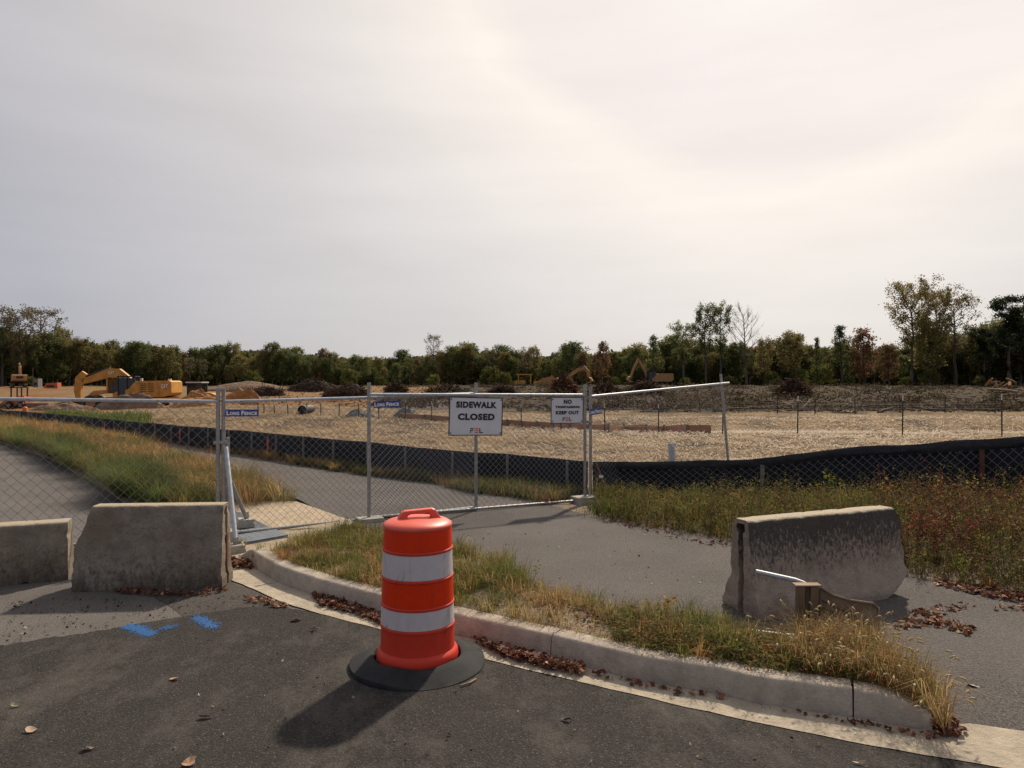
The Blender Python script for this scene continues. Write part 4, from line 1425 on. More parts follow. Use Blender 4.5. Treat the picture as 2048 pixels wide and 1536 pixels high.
np_mesh('bank_grass', V, F, 'grass', col=C, kind='stuff')

# long grass of the median
xy = scatter(MED, 30000)
xy = np.vstack([xy, scatter([(p.x, p.y) for p in [P(60, 895, .1), P(150, 938, .1), P(245, 990, .1), P(330, 1012, .1), P(460, 1011, .1), P(596, 1010, .1), P(500, 968, .1), P(330, 918, .1), P(200, 880, .1)]], 34000)])
px = pxof(xy); py_ = CY + FPX * (EYE - .12) / xy[:, 1]
tn_ = fbm(xy[:, 0] * .8 + 2, xy[:, 1] * .55 + 9, 3); t2 = fbm(xy[:, 0] * 2.1, xy[:, 1] * 1.4 + 9, 3)
edge_px = np.interp(py_, [855, 880, 910, 938, 958, 992, 1014], [-140, 0, 100, 150, 190, 245, 330])
dl = (px - edge_px)  # photo distance from the road side
roadside = np.clip(1 - dl / np.interp(py_, [860, 940, 1014], [70, 130, 190]), 0, 1)
isg = rng.random(len(xy)) < np.clip(.22 + roadside * .75 + (tn_ - .5) * 2.8, .04, .97)
rank = S((py_ - 930) / 60)
gG = pick([G_GREEN, G_OLIVE, (.09, .12, .03), G_DARK], len(xy), .3, [4, 2, 2, 1]); gD = pick([G_TAN, (.36, .20, .07), G_STRAW, (.22, .15, .05)], len(xy), .25, [3, 3, 2, 2])
gM = pick([(.26, .18, .05), G_OLIVE, (.20, .16, .04), G_TAN], len(xy), .25)
col = np.where(isg[:, None], gG, np.where((rng.random(len(xy)) < rank)[:, None], gM, gD))
h_ = (.16 + .30 * rng.random(len(xy))) * (.45 + 1.1 * t2) * np.where(isg, 1.1, .95)
h_ *= np.where(px > 560, .8, 1)
V, F, C = blades(np.c_[xy, np.full(len(xy), .11)], h_, 1.1, .0055 * np.clip(xy[:, 1] / 10, 1, 2.6), col)
cm_ = scatter(MED, 900); cp_ = pxof(cm_); cy_ = CY + FPX * (EYE - .12) / cm_[:, 1]
ed = np.interp(cy_, [855, 880, 910, 938, 958, 992, 1014], [-140, 0, 100, 150, 190, 245, 330]); rs = (cp_ - ed) < np.interp(cy_, [860, 940, 1014], [45, 120, 150])
road_c = np.stack([np.interp(rng.random(230), np.linspace(0, 1, len(medl)), [p.x for p in medl]), np.zeros(230)], 1); 
road_c[:, 1] = np.interp(-road_c[:, 0], [-p.x for p in medl][::-1], [p.y for p in medl][::-1]); road_c += np.abs(rng.normal(size=(230, 2))) * .22
flat_ = lambda q: np.full(len(q), .11)
lump = fbm(road_c[:, 0] * .9, road_c[:, 1] * .7, 2)
g1 = clumps(road_c[lump > .38], 110, (.44 + .36 * rng.random((lump > .38).sum())) * (.5 + lump[lump > .38]), .16, 1.3, .0065, [G_GREEN, (.075, .12, .025), G_DARK, G_OLIVE], flat_, [4, 3, 1.5, 1.5])
g2 = clumps(cm_[rs], 80, .36 + .36 * rng.random(rs.sum()), .14, 1.2, .0065, [G_GREEN, G_OLIVE, (.09, .12, .03), (.20, .16, .04)], flat_)
g3 = clumps(cm_[~rs], 70, .30 + .38 * rng.random((~rs).sum()), .14, 1.1, .0065, [(.36, .20, .085), (.42, .23, .08), (.28, .20, .06), G_STRAW, G_OLIVE], flat_, [3, 3.5, 2.0, 2, 1.6])
V, F, C = join_np([(V, F, C), g1, g2, g3])
np_mesh('median_grass', V, F, 'grass', col=C, kind='stuff')
# a few stray grass tufts: by the landing, the corner block and behind the barrel
tuf = []
for (px_, py1, n_, hh_, sp_, pal_) in ((478, 1089, 50, .12, .05, [G_GREEN, G_OLIVE]), (690, 1062, 120, .22, .10, [G_GREEN, G_OLIVE]), (715, 1064, 90, .18, .08, [G_GREEN, G_LIME]),
                                      (1230, 1030, 420, .36, .16, [G_GREEN, G_LIME, G_GREEN]), (1205, 1022, 160, .25, .14, [G_GREEN, G_DARK]), (1440, 890, 0, .3, .1, [G_GREEN])):
    if not n_: continue
    c_ = P(px_, py1, .10); q_ = rng.normal(size=(n_, 2)) * sp_ + [c_.x, c_.y]
    tuf.append(blades(np.c_[q_, np.full(n_, c_.z - .01)], hh_ * (.4 + .7 * rng.random(n_)), .9, .006, pick(pal_, n_, .3)))
V, F, C = join_np(tuf); np_mesh('grass_tufts', V, F, 'grass', col=C, kind='stuff')
t = thing('dry_grass_plant', 'few tall dry brown grass stalks rising just behind the barrel', 'plant', P(800, 1058, .1))
q_ = np.c_[np.array([P(800, 1058, .1)[:2]] * 9) + rng.normal(size=(9, 2)) * .10, np.full(9, .1)]
V, F, C = blades(q_, .30 + .22 * rng.random(9), 1.0, .007, pick([G_RUST, (.20, .11, .06)], 9))
np_mesh('stalks', V - np.array(world_loc(t)), F, 'grass', t, col=C)

# weedy bank on the right: grass, green and reddening leafy stems
zr = surf(bankR)
br = [(p.x, p.y) for p in FARw[11:]] + [(8.5, 6.2)] + [(x_, y_) for x_, y_ in SILT_R[:-1]][::-1]
xy = scatter(br, 26000); px = pxof(xy)
front = np.array([p for p in [(q.x, q.y) for q in FARw[11:]]])
fy = np.interp(xy[:, 0], front[:, 0], front[:, 1]); by = silt_y(xy[:, 0]); dd = (xy[:, 1] - fy) / np.maximum(.2, by - fy)
tn_ = fbm(xy[:, 0] * 1.2 + 6, xy[:, 1] * 1.2, 3)
col = pick([G_GREEN, G_LIME, G_OLIVE, (.17, .13, .045), G_TAN], len(xy), .3, [2.5, 2, 3, 2, 1.2])
h_ = (.06 + .24 * rng.random(len(xy)) ** 1.4) * (.4 + 1.4 * tn_) * np.clip(.5 + dd * 1.6, .5, 1.1) * (1 - .55 * S((dd - .5) / .35))
V, F, C = blades(np.c_[xy, zr(xy, .1) - .01], h_, .8, .005, col)
cb = scatter(br, 420); cpx = pxof(cb); fyc = np.interp(cb[:, 0], front[:, 0], front[:, 1]); ddc = (cb[:, 1] - fyc) / np.maximum(.2, silt_y(cb[:, 0]) - fyc)
hc_ = (.14 + .26 * rng.random(len(cb)) ** 2.5) * np.clip(.6 + ddc, .6, 1.1) * (1 - .45 * S((ddc - .6) / .3) * (rng.random(len(cb)) < .8))
g1 = clumps(cb, 55, hc_, .05, .75, .0055, [G_GREEN, G_LIME, G_OLIVE, (.22, .19, .06), G_TAN], lambda q: zr(q, .1), [3, 3, 3, 1.5, 1.2])
V, F, C = join_np([(V, F, C), g1])
np_mesh('bank_weeds', V, F, 'grass', col=C, kind='stuff')
xy = scatter(br, 8200); px = pxof(xy); fy = np.interp(xy[:, 0], front[:, 0], front[:, 1]); by = silt_y(xy[:, 0]); dd = (xy[:, 1] - fy) / np.maximum(.2, by - fy)
redp = S((px - 1430) / 220) * S((fbm(xy[:, 0] * 1.1 + 30, xy[:, 1] * 1.1, 3) - .36) / .16) * (1 - .6 * S((dd - .75) / .2))
isr = rng.random(len(xy)) < redp * .8
zz = zr(xy, .1)
hh_ = (.10 + .36 * rng.random(len(xy)) ** 1.5) * np.clip(.75 + dd * 1.4, .75, 1.15) * np.where(px > 1420, 1.15, .85) * np.where(px > 1740, 1.2, .9) * (1 - .5 * S((dd - .55) / .3) * (rng.random(len(xy)) < .85))
for nm, sel, pal, wts in (('green_weeds', ~isr, [G_GREEN, G_LIME, G_OLIVE, (.18, .13, .05), G_DARK, (.11, .07, .03)], [2, 1.2, 3, 2, 2.5, 2.5]),
                          ('red_weeds', isr, [G_RED, (.10, .035, .026), (.14, .07, .035), G_OLIVE, (.17, .05, .035), (.08, .06, .03)], [1.5, 3, 2.5, 2.5, .6, 3])):
    V, F, C = weeds(np.c_[xy[sel], zz[sel] - .01], hh_[sel], 15, .026, (.08, .05, .03), pal, wts, .55)
    np_mesh(nm, V, F, 'leafm', col=C, kind='stuff')


def plant(name, label, cat, base, h, nst, nl, leaf, stemc, pal, spread=.08, lean=.6, group=None):
    t = thing(name, label, cat, base, group)
    p = np.c_[rng.normal(size=(nst, 2)) * spread, np.zeros(nst)]
    s_, f_, c_ = blades(p, h * (.7 + .4 * rng.random(nst)), np.full(nst, lean), .006, np.tile(stemc, (nst, 1)))
    for k_ in range(nst):
        np_mesh('stem', s_[5 * k_:5 * k_ + 5], np.array([[0, 1, 3], [0, 3, 2], [2, 3, 4]]), 'grass', t, col=c_[5 * k_:5 * k_ + 5])
    tip = s_.reshape(nst, 5, 3); i = np.repeat(np.arange(nst), nl); u_ = rng.random(len(i))[:, None] * .75 + .25
    pos = np.where(u_ < .58, tip[i, 0] + (tip[i, 2] - tip[i, 0]) * u_ / .58, tip[i, 2] + (tip[i, 4] - tip[i, 2]) * (u_ - .58) / .42) + rng.normal(size=(len(i), 3)) * leaf * .7
    v_, f_, c_ = leafquads(pos, leaf * (.6 + .8 * rng.random(len(i))), pick(pal, len(i), .3), .3)
    np_mesh('leaves', v_, f_, 'leafm', t, col=c_)
    return t


def bankp(px_, py1, zg):
    p = P(px_, py1, zg); z_ = zr([(p.x, p.y)], zg)[0]
    return Vector((p.x, p.y, z_))


plant('red_weed', 'tall red leaved weed with a dark slanting stem behind the black barrier', 'weed plant', bankp(1890, 1110, .2), .55, 9, 26, .04, (.06, .02, .02), [G_RED, (.22, .03, .03), G_RUST], .14, .7)
plant('red_weed', 'spindly red and yellow weed standing up against the black silt fence', 'weed plant', bankp(1845, 1030, .3), .52, 7, 16, .045, (.08, .04, .03), [(.20, .04, .03), (.24, .20, .06), G_OLIVE], .22, .5)
plant('red_weed', 'low crimson weed in the bank at the edge of the picture', 'weed plant', bankp(2012, 1100, .2), .34, 8, 22, .04, (.06, .02, .02), [G_RED, (.18, .03, .06)], .12, .7)
plant('yellow_weed', 'yellow green weed before the black silt fence above the black barrier', 'weed plant', bankp(1658, 1010, .2), .36, 6, 16, .05, (.12, .13, .04), [(.22, .22, .04), G_LIME], .07, .5)
plant('yellow_weed', 'orange yellow weed sprouting at the kerb grass left of the black barrier', 'weed plant', PP(1338, 1236, .02), .20, 7, 18, .028, (.2, .12, .04), [(.42, .20, .03), (.34, .24, .05), G_RUST], .06, .6)
plant('green_weed', 'pair of tall bright green shoots at the right in front of the silt fence', 'weed plant', bankp(2030, 1010, .35), .42, 5, 8, .05, (.12, .18, .04), [G_LIME, (.13, .18, .04)], .10, .4)
plant('yellow_weed', 'bushy gold tinted weed in the green verge right of the barrel', 'weed plant', PP(1040, 1168, .05), .14, 12, 16, .022, (.14, .10, .03), [(.30, .18, .04), G_OLIVE, G_LIME], .09, .6)

# green grass on the field side of the fences
def field_grass(name, pts, n_, hmin, hmax, pal, wd=.008):
    xy = scatter(pts, n_); 
    z_ = H(xy[:, 0], xy[:, 1])
    V, F, C = blades(np.c_[xy, z_ - .02], hmin + (hmax - hmin) * rng.random(len(xy)) ** 1.5, .8, wd * np.clip(xy[:, 1] / 13, 1, 2.6), pick(pal, len(xy), .3))
    np_mesh(name, V, F, 'grass', col=C, kind='stuff')


def strip(pxs, d0, d1):
    """strip beyond the silt fence at photo columns pxs"""
    out = []; back = []
    xs = np.linspace(-60, 14, 8000); ys = silt_y(xs); cp = xs / ys * FPX + CX
    for p_ in pxs:
        i = int(np.argmin(abs(cp - p_))); x_, y_ = xs[i], ys[i]; k_ = math.hypot(x_, y_)
        out.append((x_ + x_ / k_ * d0, y_ + y_ / k_ * d0)); back.append((x_ + x_ / k_ * d1, y_ + y_ / k_ * d1))
    return out + back[::-1]


GG = [(.09, .14, .025), (.12, .16, .035), (.06, .09, .02), (.20, .19, .06)]
field_grass('field_grass', strip(np.linspace(1190, 1440, 12), .2, 1.1), 2600, .08, .30, GG)
field_grass('field_grass', strip(np.linspace(1310, 1420, 6), .3, .9), 700, .2, .55, GG)
field_grass('field_grass', strip(np.linspace(440, 700, 12), .2, 2.5), 3500, .08, .30, GG + [G_STRAW])
field_grass('field_grass', strip(np.linspace(90, 300, 12), 1.0, 9), 9000, .15, .55, GG)
field_grass('field_grass', strip(np.linspace(-60, 90, 12), .5, 7), 6000, .10, .4, GG)

# ------------------------------------------------------------------ fallen leaves
LEAF = [(.17, .065, .035), (.12, .045, .028), (.26, .13, .07), (.08, .035, .022), (.34, .20, .12)]


def litter(name, pxs, n_, zg, size=.045, pile=.03, pal=LEAF, w=(4, 4, 2, 3, 1), zf=None):
    poly = [P(a, b, zg) for a, b in pxs]
    xy = scatter(poly, n_)
    z_ = np.full(len(xy), zg) if zf is None else zf(xy)
    z_ = z_ + .006 + rng.random(len(xy)) * pile
    V, F, C = leafquads(np.c_[xy, z_], size * (.3 + 1.3 * rng.random(len(xy)) ** 1.5), pick(pal, len(xy), .4, w), .55, 1.5)
    V[:, 2] = np.maximum(V[:, 2], np.repeat(z_, 4) - pile * .8 - .002)
    np_mesh(name, V, F, 'litter', col=C, kind='stuff')


litter('leaf_litter', [(622, 1192), (660, 1196), (760, 1232), (768, 1252), (700, 1226), (640, 1212)], 850, .016, .042, .035)
litter('leaf_litter', [(945, 1284), (1040, 1307), (1100, 1322), (1172, 1341), (1165, 1352), (1090, 1338), (1010, 1316)], 950, .016, .042, .045)
litter('leaf_litter', [(462, 1118), (500, 1130), (506, 1139), (458, 1136)], 260, .016, .05, .05, w=(5, 3, 2, 2, 1))
litter('leaf_litter', [(1180, 1342), (1300, 1370), (1450, 1396), (1450, 1401), (1290, 1377), (1180, 1349)], 60, .016, .04, .015)
litter('leaf_litter', [(1500, 1411), (1711, 1442), (1860, 1470), (1900, 1475), (1860, 1480), (1700, 1449)], 120, .014, .03, .012, w=(2, 3, 2, 4, 2))
litter('leaf_litter', [(1860, 1448), (1905, 1442), (1935, 1462), (1915, 1478), (1870, 1474)], 110, .02, .05, .03)
litter('leaf_litter', [(1790, 1250), (1840, 1222), (1950, 1206), (1960, 1215), (1880, 1240), (1955, 1262), (1940, 1272), (1860, 1256), (1790, 1262)], 520, .07, .05, .025, w=(3, 3, 3, 2, 3))
litter('leaf_litter', [(1870, 1160), (1960, 1175), (2048, 1192), (2048, 1206), (1950, 1192), (1870, 1172)], 420, .105, .05, .03, w=(3, 3, 3, 2, 3))
litter('leaf_litter', [(1985, 1212), (2048, 1214), (2048, 1226), (1985, 1224)], 60, .08, .05, .02, w=(3, 3, 3, 2, 3))
litter('leaf_litter', [(230, 1178), (320, 1186), (420, 1186), (452, 1176), (452, 1184), (400, 1194), (300, 1192), (232, 1187)], 240, .004, .045, .03)
litter('leaf_litter', [(480, 1190), (520, 1194), (580, 1212), (560, 1216), (500, 1204)], 130, .012, .04, .01, w=(2, 2, 3, 2, 4))
litter('crumbs', [(1040, 1175), (1120, 1195), (1215, 1225), (1190, 1262), (1100, 1240)], 260, .15, .035, .012, [(.33, .28, .22), (.20, .16, .11), (.10, .075, .05)], (2, 3, 3), zf=lambda q: zv(q, .15))
litter('leaf_litter', [(905, 1105), (1000, 1140), (1110, 1200), (1350, 1245), (1330, 1275), (1120, 1235), (960, 1180)], 260, .15, .04, .02, zf=lambda q: zv(q, .15))
litter('leaf_litter', [(545, 1115), (700, 1075), (760, 1080), (760, 1160), (640, 1135)], 260, .16, .035, .02, zf=lambda q: zv(q, .15))
litter('leaf_litter', [(1200, 1038), (1300, 1056), (1460, 1088), (1600, 1118), (1590, 1128), (1440, 1098), (1280, 1064), (1200, 1046)], 200, .11, .04, .015)
litter('crumbs', [(0, 1200), (450, 1190), (560, 1206), (430, 1224), (200, 1258), (0, 1288)], 320, .002, .022, .006, [(.02, .02, .02), (.05, .04, .035), (.2, .19, .18)], (4, 2, 1))
litter('crumbs', [(1100, 1360), (1700, 1495), (1500, 1536), (300, 1536), (400, 1240), (600, 1240), (740, 1280)], 110, .008, .018, .004, [(.25, .17, .10), (.03, .025, .02), (.3, .27, .22)], (2, 3, 1))
litter('crumbs', [(905, 1075), (1180, 1030), (1450, 1100), (1400, 1200), (1120, 1190)], 120, .11, .022, .004, [(.3, .22, .14), (.03, .025, .02), (.35, .33, .3)], (2, 2, 2))


def leaf_thing(px_, py1, label, c1, size=.06, zg=.009, elong=1.6, rz=0.0, name='fallen_leaf', cat='leaf'):
    size *= 1.0
    p = P(px_, py1, zg)
    t = thing(name, label, cat, p, None)
    n_ = 9; outline = []
    for k in range(n_):
        th = 2 * math.pi * k / n_
        r = size * (.5 + .05 * math.sin(3 * th + px_)) * (1 if k % 2 else .92)
        outline.append((math.cos(th) * r, math.sin(th) * r / elong, .004 + .016 * max(0, math.sin(th + py1)) + .005 * abs(math.cos(th * 2))))
    R = Matrix.Rotation(rz, 3, 'Z')
    vs = [tuple(R @ Vector(v)) for v in outline] + [(0, 0, .004)]
    mb = MB().add(vs, [(k, (k + 1) % n_, n_) for k in range(n_)])
    mm = bpy.data.materials.get('leaf_' + str(c1)) or mat('leaf_' + str(c1), c1, tuple(v * .6 for v in c1), 40, .8)
    mb.build('blade', mm, t, local=True)
    st_ = MB().tube(R @ Vector((size * .45, 0, .014)), R @ Vector((size * .8, size * .1, .006)), .0016, n=5)
    st_.build('leaf_stalk', mm, t, local=True)


T1, T2, T3, T4 = (.36, .21, .12), (.46, .34, .22), (.035, .028, .022), (.33, .12, .05)
leaf_thing(350, 1359, 'curled tan leaf alone on the dark asphalt below the blue paint', T1, .07)
leaf_thing(411, 1436, 'long narrow tan leaf on the dark asphalt left of the barrel shadow', T1, .085, elong=3.6, rz=.1)
leaf_thing(62, 1463, 'small pale pointed leaf on the asphalt near the picture corner', T2, .06, elong=1.2)
leaf_thing(176, 1499, 'small grey brown leaf between the pale leaf and the bottom edge', (.24, .17, .12), .06)
leaf_thing(378, 1528, 'upright pinkish tan leaf at the bottom edge of the picture', T1, .07, elong=1.1, rz=1.2)
leaf_thing(30, 1413, 'tiny pale green leaf on the dark asphalt at the far left', (.30, .30, .18), .05)
leaf_thing(592, 1241, 'orange tan leaf on the dark asphalt near the pale gutter bend', (.42, .22, .10), .09, rz=.3)
leaf_thing(627, 1260, 'thin straw coloured scrap beside the gutter left of the barrel', T2, .06, elong=4, rz=.5)
leaf_thing(1131, 1441, 'dark curled leaf on the asphalt right of the barrel ring', T3, .06, elong=2.5, rz=-.4)
leaf_thing(1945, 1374, 'pale bleached leaf lying on the drive at the right', (.50, .46, .36), .085, .03, 2.0, -.3)
leaf_thing(1258, 1361, 'cluster of rusty leaf on the gutter beyond the leaf pile', T4, .065, .014)
leaf_thing(1355, 1390, 'dark brown curled leaf on the pale gutter', T3, .06, .014, 2)
leaf_thing(1440, 1388, 'bright rusty leaf propped against the kerb face', T4, .06, .02, 1.3, 1.0)
leaf_thing(1400, 1515, 'pale scrap on the asphalt at the bottom right of centre', T2, .04, elong=3)
leaf_thing(1720, 1528, 'straw coloured scrap at the bottom edge below the gutter joint', T2, .07, elong=4, rz=-.3)
t = thing('twig', 'short pale twig lying against the front of the black rubber ring', 'twig', P(940, 1366, .01))
MB().path([P(922, 1371, .016), P(938, 1366, .018), P(952, 1358, .014)], .006, 6).build('stick', 'wood', t)

# blue utility marks sprayed on the asphalt
def paint(label, pxs, n_, zg=.009):
    c_ = P(*pxs[0], zg); t = thing('paint_mark', label, 'paint mark', c_, 'blue spray marks on the asphalt'); n_ = int(n_ * 1.5)
    path = resample([P(a, b, zg) for a, b in pxs], 60); mb = MB(); used = {}
    for k in range(n_):
        i = rng.integers(0, 60); sp = .019
        q_ = path[i, :2] + rng.normal(size=2) * np.array([sp * .9, sp * 1.5]) 
        key = (round(q_[0] / .0085), round(q_[1] / .0085))
        if key in used: continue
        used[key] = 1; r = .0058 * (.7 + .6 * rng.random()); cx_, cy_ = key[0] * .0085 + rng.normal() * .001, key[1] * .0085 + rng.normal() * .001
        mb.add([(cx_ + math.cos(a) * r, cy_ + math.sin(a) * r, zg + .0004 * (k % 3)) for a in np.arange(5) * 1.2566 + k], [(0, 1, 2, 3, 4)])
    for k in range(int(n_ * .16)):
        i = rng.integers(0, 60); q_ = path[i, :2] + rng.normal(size=2) * np.array([.04, .06]); key = (round(q_[0] / .0085), round(q_[1] / .0085))
        if key in used: continue
        used[key] = 1; r = .0022 + .0022 * rng.random(); cx_, cy_ = key[0] * .0085, key[1] * .0085
        mb.add([(cx_ + math.cos(a) * r, cy_ + math.sin(a) * r, zg + .0004 * (k % 3)) for a in np.arange(5) * 1.2566 + k], [(0, 1, 2, 3, 4)])
    mb.build('paint', 'blue_paint', t)['kind'] = 'stuff'


paint('larger blue spray stroke on the asphalt in front of the barrier', [(252, 1252), (275, 1256), (290, 1264), (305, 1269)], 900)
paint('blue spray stroke nearer the kerb, right of the larger one', [(390, 1234), (405, 1240), (418, 1250), (432, 1253)], 620)
paint('small faint blue dab between the two blue strokes', [(325, 1256), (335, 1255), (348, 1253)], 70)
paint('blue dab on the grey road behind the low barrier', [(128, 1034), (140, 1037), (146, 1040)], 240, .004)
paint('faint blue dab on the grey road at the far left', [(8, 972), (20, 971)], 60, .004)
paint('faint blue dab on the old road near the grass', [(60, 970), (66, 974)], 50, .004)
# broken kerb stones in the verge
for k, (px_, py1, s_) in enumerate(((1128, 1212, .10), (1160, 1222, .08), (1085, 1196, .07), (735, 1146, .09), (1175, 1236, .06))):
    p = PP(px_, py1, .03); t = thing('stone', ('flat broken stone in the bare patch of the verge', 'second stone in the bare verge nearer the kerb', 'small stone at the green end of the bare patch', 'pale stone in the grass left of the barrel', 'least stone of the bare patch, by the kerb')[k], 'stone', p)
    mb = MB(); vs = []
    for a in range(8):
        th = a * math.pi / 4; r = s_ * (.6 + .5 * random.random())
        vs.append((math.cos(th) * r, math.sin(th) * r * .7, 0))
    top = [(x_ * .8, y_ * .8, s_ * (.3 + .2 * random.random())) for x_, y_, _ in vs]
    mb.add(vs + top, [(a, (a + 1) % 8, 8 + (a + 1) % 8, 8 + a) for a in range(8)] + [tuple(range(8, 16))])
    mb.build('rock', 'block', t, local=True)

# ------------------------------------------------------------------ the site: posts, boards, heaps, machines
def steel_post(px_, py1, hpx, label, grp, m='green_post', r=.024, tip=True):
    p = hit(px_, py1); hh = hpx / FPX * p.y
    t = thing('field_post', label, 'fence post', p, grp)
    lx = (random.random() - .5) * .05
    MB().tube((p.x, p.y, p.z - .1), (p.x + lx, p.y, p.z + hh * .86), r, n=6).build('shaft', m, t)
    MB().tube((p.x + lx, p.y, p.z + hh * .861), (p.x + lx * 1.15, p.y, p.z + hh), r * .9, n=6).build('post_tip', 'white_tip' if tip else m, t)
    return p, hh


R1 = [(516, 826, 24), (528, 826, 24), (549, 828, 22), (576, 829, 24), (614, 829, 26), (642, 831, 28), (678, 832, 30), (718, 834, 32), (758, 838, 30), (810, 841, 42), (863, 843, 40),
      (1043, 853, 44), (1122, 860, 28), (1210, 866, 58), (1317, 868, 60), (1445, 868, 66), (1595, 868, 76), (1805, 872, 82), (2004, 874, 86)]
line = []
for i, (a, b, c_) in enumerate(R1):
    line.append(steel_post(a, b, c_, 'green steel post with pale tip in the wire line across the straw field' if a > 1000 else 'dark thin post of the wire line seen over the straw mound', 'posts of the nearer field fence', r=.022))
def field_wire(label, line):
    t = thing('wire_fence', label, 'wire fence', line[0][0])
    mb = MB()
    for (p, h1), (q_, h2) in zip(line[:-1], line[1:]):
        for f in (.10, .24, .38, .52, .66, .78): mb.tube(p + Vector((0, 0, h1 * f)), q_ + Vector((0, 0, h2 * f)), .0022, n=3, cap=False)
        m_ = max(2, int((q_ - p).length / .3))
        for k in range(m_):
            f = k / m_; a = p.lerp(q_, f); hh = h1 + (h2 - h1) * f
            mb.tube(a + Vector((0, 0, hh * .1)), a + Vector((0, 0, hh * .78)), .0016, n=3, cap=False)
    mb.build('wire_mesh', 'wire_d', t)
field_wire('thin dark wire mesh strung on the green posts in the straw field', line[11:])
R2 = [(1253, 815, 20), (1400, 824, 26), (1478, 826, 28), (1555, 827, 34), (1630, 827, 30), (1710, 827, 32), (1800, 826, 34), (1890, 826, 34), (1990, 827, 36)]
line2 = [steel_post(a, b, c_, 'dark post of the farther wire fence below the scrub', 'posts of the farther field fence', 'mach_black', .03, False) for a, b, c_ in R2]
field_wire('far dark wire mesh along the foot of the cleared slope', line2)

# orange brown boards staked along the middle of the field
bt = thing('board_edging', 'low orange brown board edging with dark stakes across the straw field', 'edging', hit(1100, 858))
bp = [(800, 836), (850, 840), (900, 844), (950, 848), (985, 850), (1015, 852), (1043, 854), (1075, 857), (1105, 859), (1140, 861), (1180, 863), (1215, 865), (1250, 866), (1290, 867), (1330, 868), (1375, 868), (1422, 868)]
pts = [hit(a, b - 1) for a, b in bp]
for i, (a, b) in enumerate(zip(pts[:-1], pts[1:])):
    ha = (9 + 8 * i / 16) / FPX * a.y
    d = b - a; n_ = Vector((d.y, -d.x, 0)).normalized()
    mb = MB(); s0, s1 = a + d * .015, b - d * .015
    mb.add([s0 + Vector((0, 0, -.05)), s1 + Vector((0, 0, -.05)), s1 + Vector((0, 0, ha)), s0 + Vector((0, 0, ha * (1.02 if i % 2 else .96)))] +
           [v + n_ * -.04 for v in (s0 + Vector((0, 0, -.05)), s1 + Vector((0, 0, -.05)), s1 + Vector((0, 0, ha)), s0 + Vector((0, 0, ha)))],
           [(0, 1, 2, 3), (7, 6, 5, 4), (0, 4, 5, 1), (1, 5, 6, 2), (2, 6, 7, 3), (3, 7, 4, 0)])
    mb.build('board', 'board', bt)
    MB().box(a + n_ * .04 + Vector((0, 0, ha * .5)), (.07, .06, ha * 1.25)).build('stake', 'stake', bt)

SITE = []


def mound(name, label, cat, px0, px1, base, top, m, seed, dfac=.7, rough=.35, rocks=0, depth=None):
    """heap whose foot is at the ground met by photo point ((px0+px1)/2, base)"""
    p = hit((px0 + px1) / 2, base) if depth is None else on((px0 + px1) / 2, depth)
    w = (px1 - px0) / FPX * p.y / 2; hh = max(.3, EYE - (top - CY) / FPX * (p.y + w * dfac * .5) - p.z)
    t = thing(name, label, cat, p)
    n_ = 44; V = []; F = []
    for i in range(n_):
        for j in range(n_):
            a = (i / (n_ - 1) * 2 - 1); b = (j / (n_ - 1) * 2 - 1)
            r = math.hypot(a, b); f = max(0, 1 - r) ** .85 if r < 1 else 0
            f = f * (1 - .35 * f)
            nz_ = float(fbm(a * 3 + seed * 3.7, b * 3, 4)) - .5
            x_, y_ = a * w * 1.08, b * w * dfac + w * dfac * .5
            z_ = hh * 1.5 * f * (1 + rough * 2 * nz_) + (nz_ * hh * rough * .8 if r < .95 else 0) + (float(H(p.x + x_, p.y + y_)) - p.z) * 1 - (.15 if r >= .97 else 0)
            V.append((x_, y_, z_))
    for i in range(n_ - 1):
        for j in range(n_ - 1): F.append((i * n_ + j, (i + 1) * n_ + j, (i + 1) * n_ + j + 1, i * n_ + j + 1))
    mb = MB().add(V, F); mb.build('heap', m, t, smooth=True, local=True)
    return t, p, w, hh


def brush(label, px0, px1, base, top, seed, pal, n_=420):
    t, p, w, hh = mound('brush_pile', label, 'brush pile', px0, px1, base, top, 'dirt_b', seed, .5, .5)
    for o in kids(t): o.data.materials[0] = M['brush_core']
    r_ = np.random.default_rng(seed)
    a = r_.random(n_) * 2 * np.pi; rr = np.sqrt(r_.random(n_)) * .95
    x_ = np.cos(a) * rr * w; y_ = np.sin(a) * rr * w * .5 + w * .25
    z_ = hh * 1.0 * (1 - rr) ** .7 * (.55 + .6 * r_.random(n_)) + .1
    L = (.4 + 1.5 * r_.random(n_)) * min(1, hh / 1.2 + .3)
    d = r_.normal(size=(n_, 3)); d[:, 2] *= .55; d /= np.linalg.norm(d, axis=1, keepdims=True)
    s_ = np.cross(d, r_.normal(size=(n_, 3))); s_ /= np.linalg.norm(s_, axis=1, keepdims=True)
    e_ = np.cross(d, s_); c0 = np.stack([x_, y_, z_], 1); rad_ = (.02 + .06 * r_.random(n_) ** 2)[:, None]
    A = c0 - d * L[:, None] / 2; B = c0 + d * L[:, None] / 2
    V = np.stack([A + s_ * rad_, A + (-.5 * s_ + .87 * e_) * rad_, A + (-.5 * s_ - .87 * e_) * rad_, B + s_ * rad_ * .4, B + (-.5 * s_ + .87 * e_) * rad_ * .4, B + (-.5 * s_ - .87 * e_) * rad_ * .4], 1).reshape(-1, 3)
    k = (np.arange(n_) * 6)[:, None]
    F = np.concatenate([k + [0, 1, 4], k + [0, 4, 3], k + [1, 2, 5], k + [1, 5, 4], k + [2, 0, 3], k + [2, 3, 5]], 0)
    o = np_mesh('branches', V, F, 'sticks', t, col=np.repeat(pick(pal, n_, .35), 6, 0), kind='stuff')


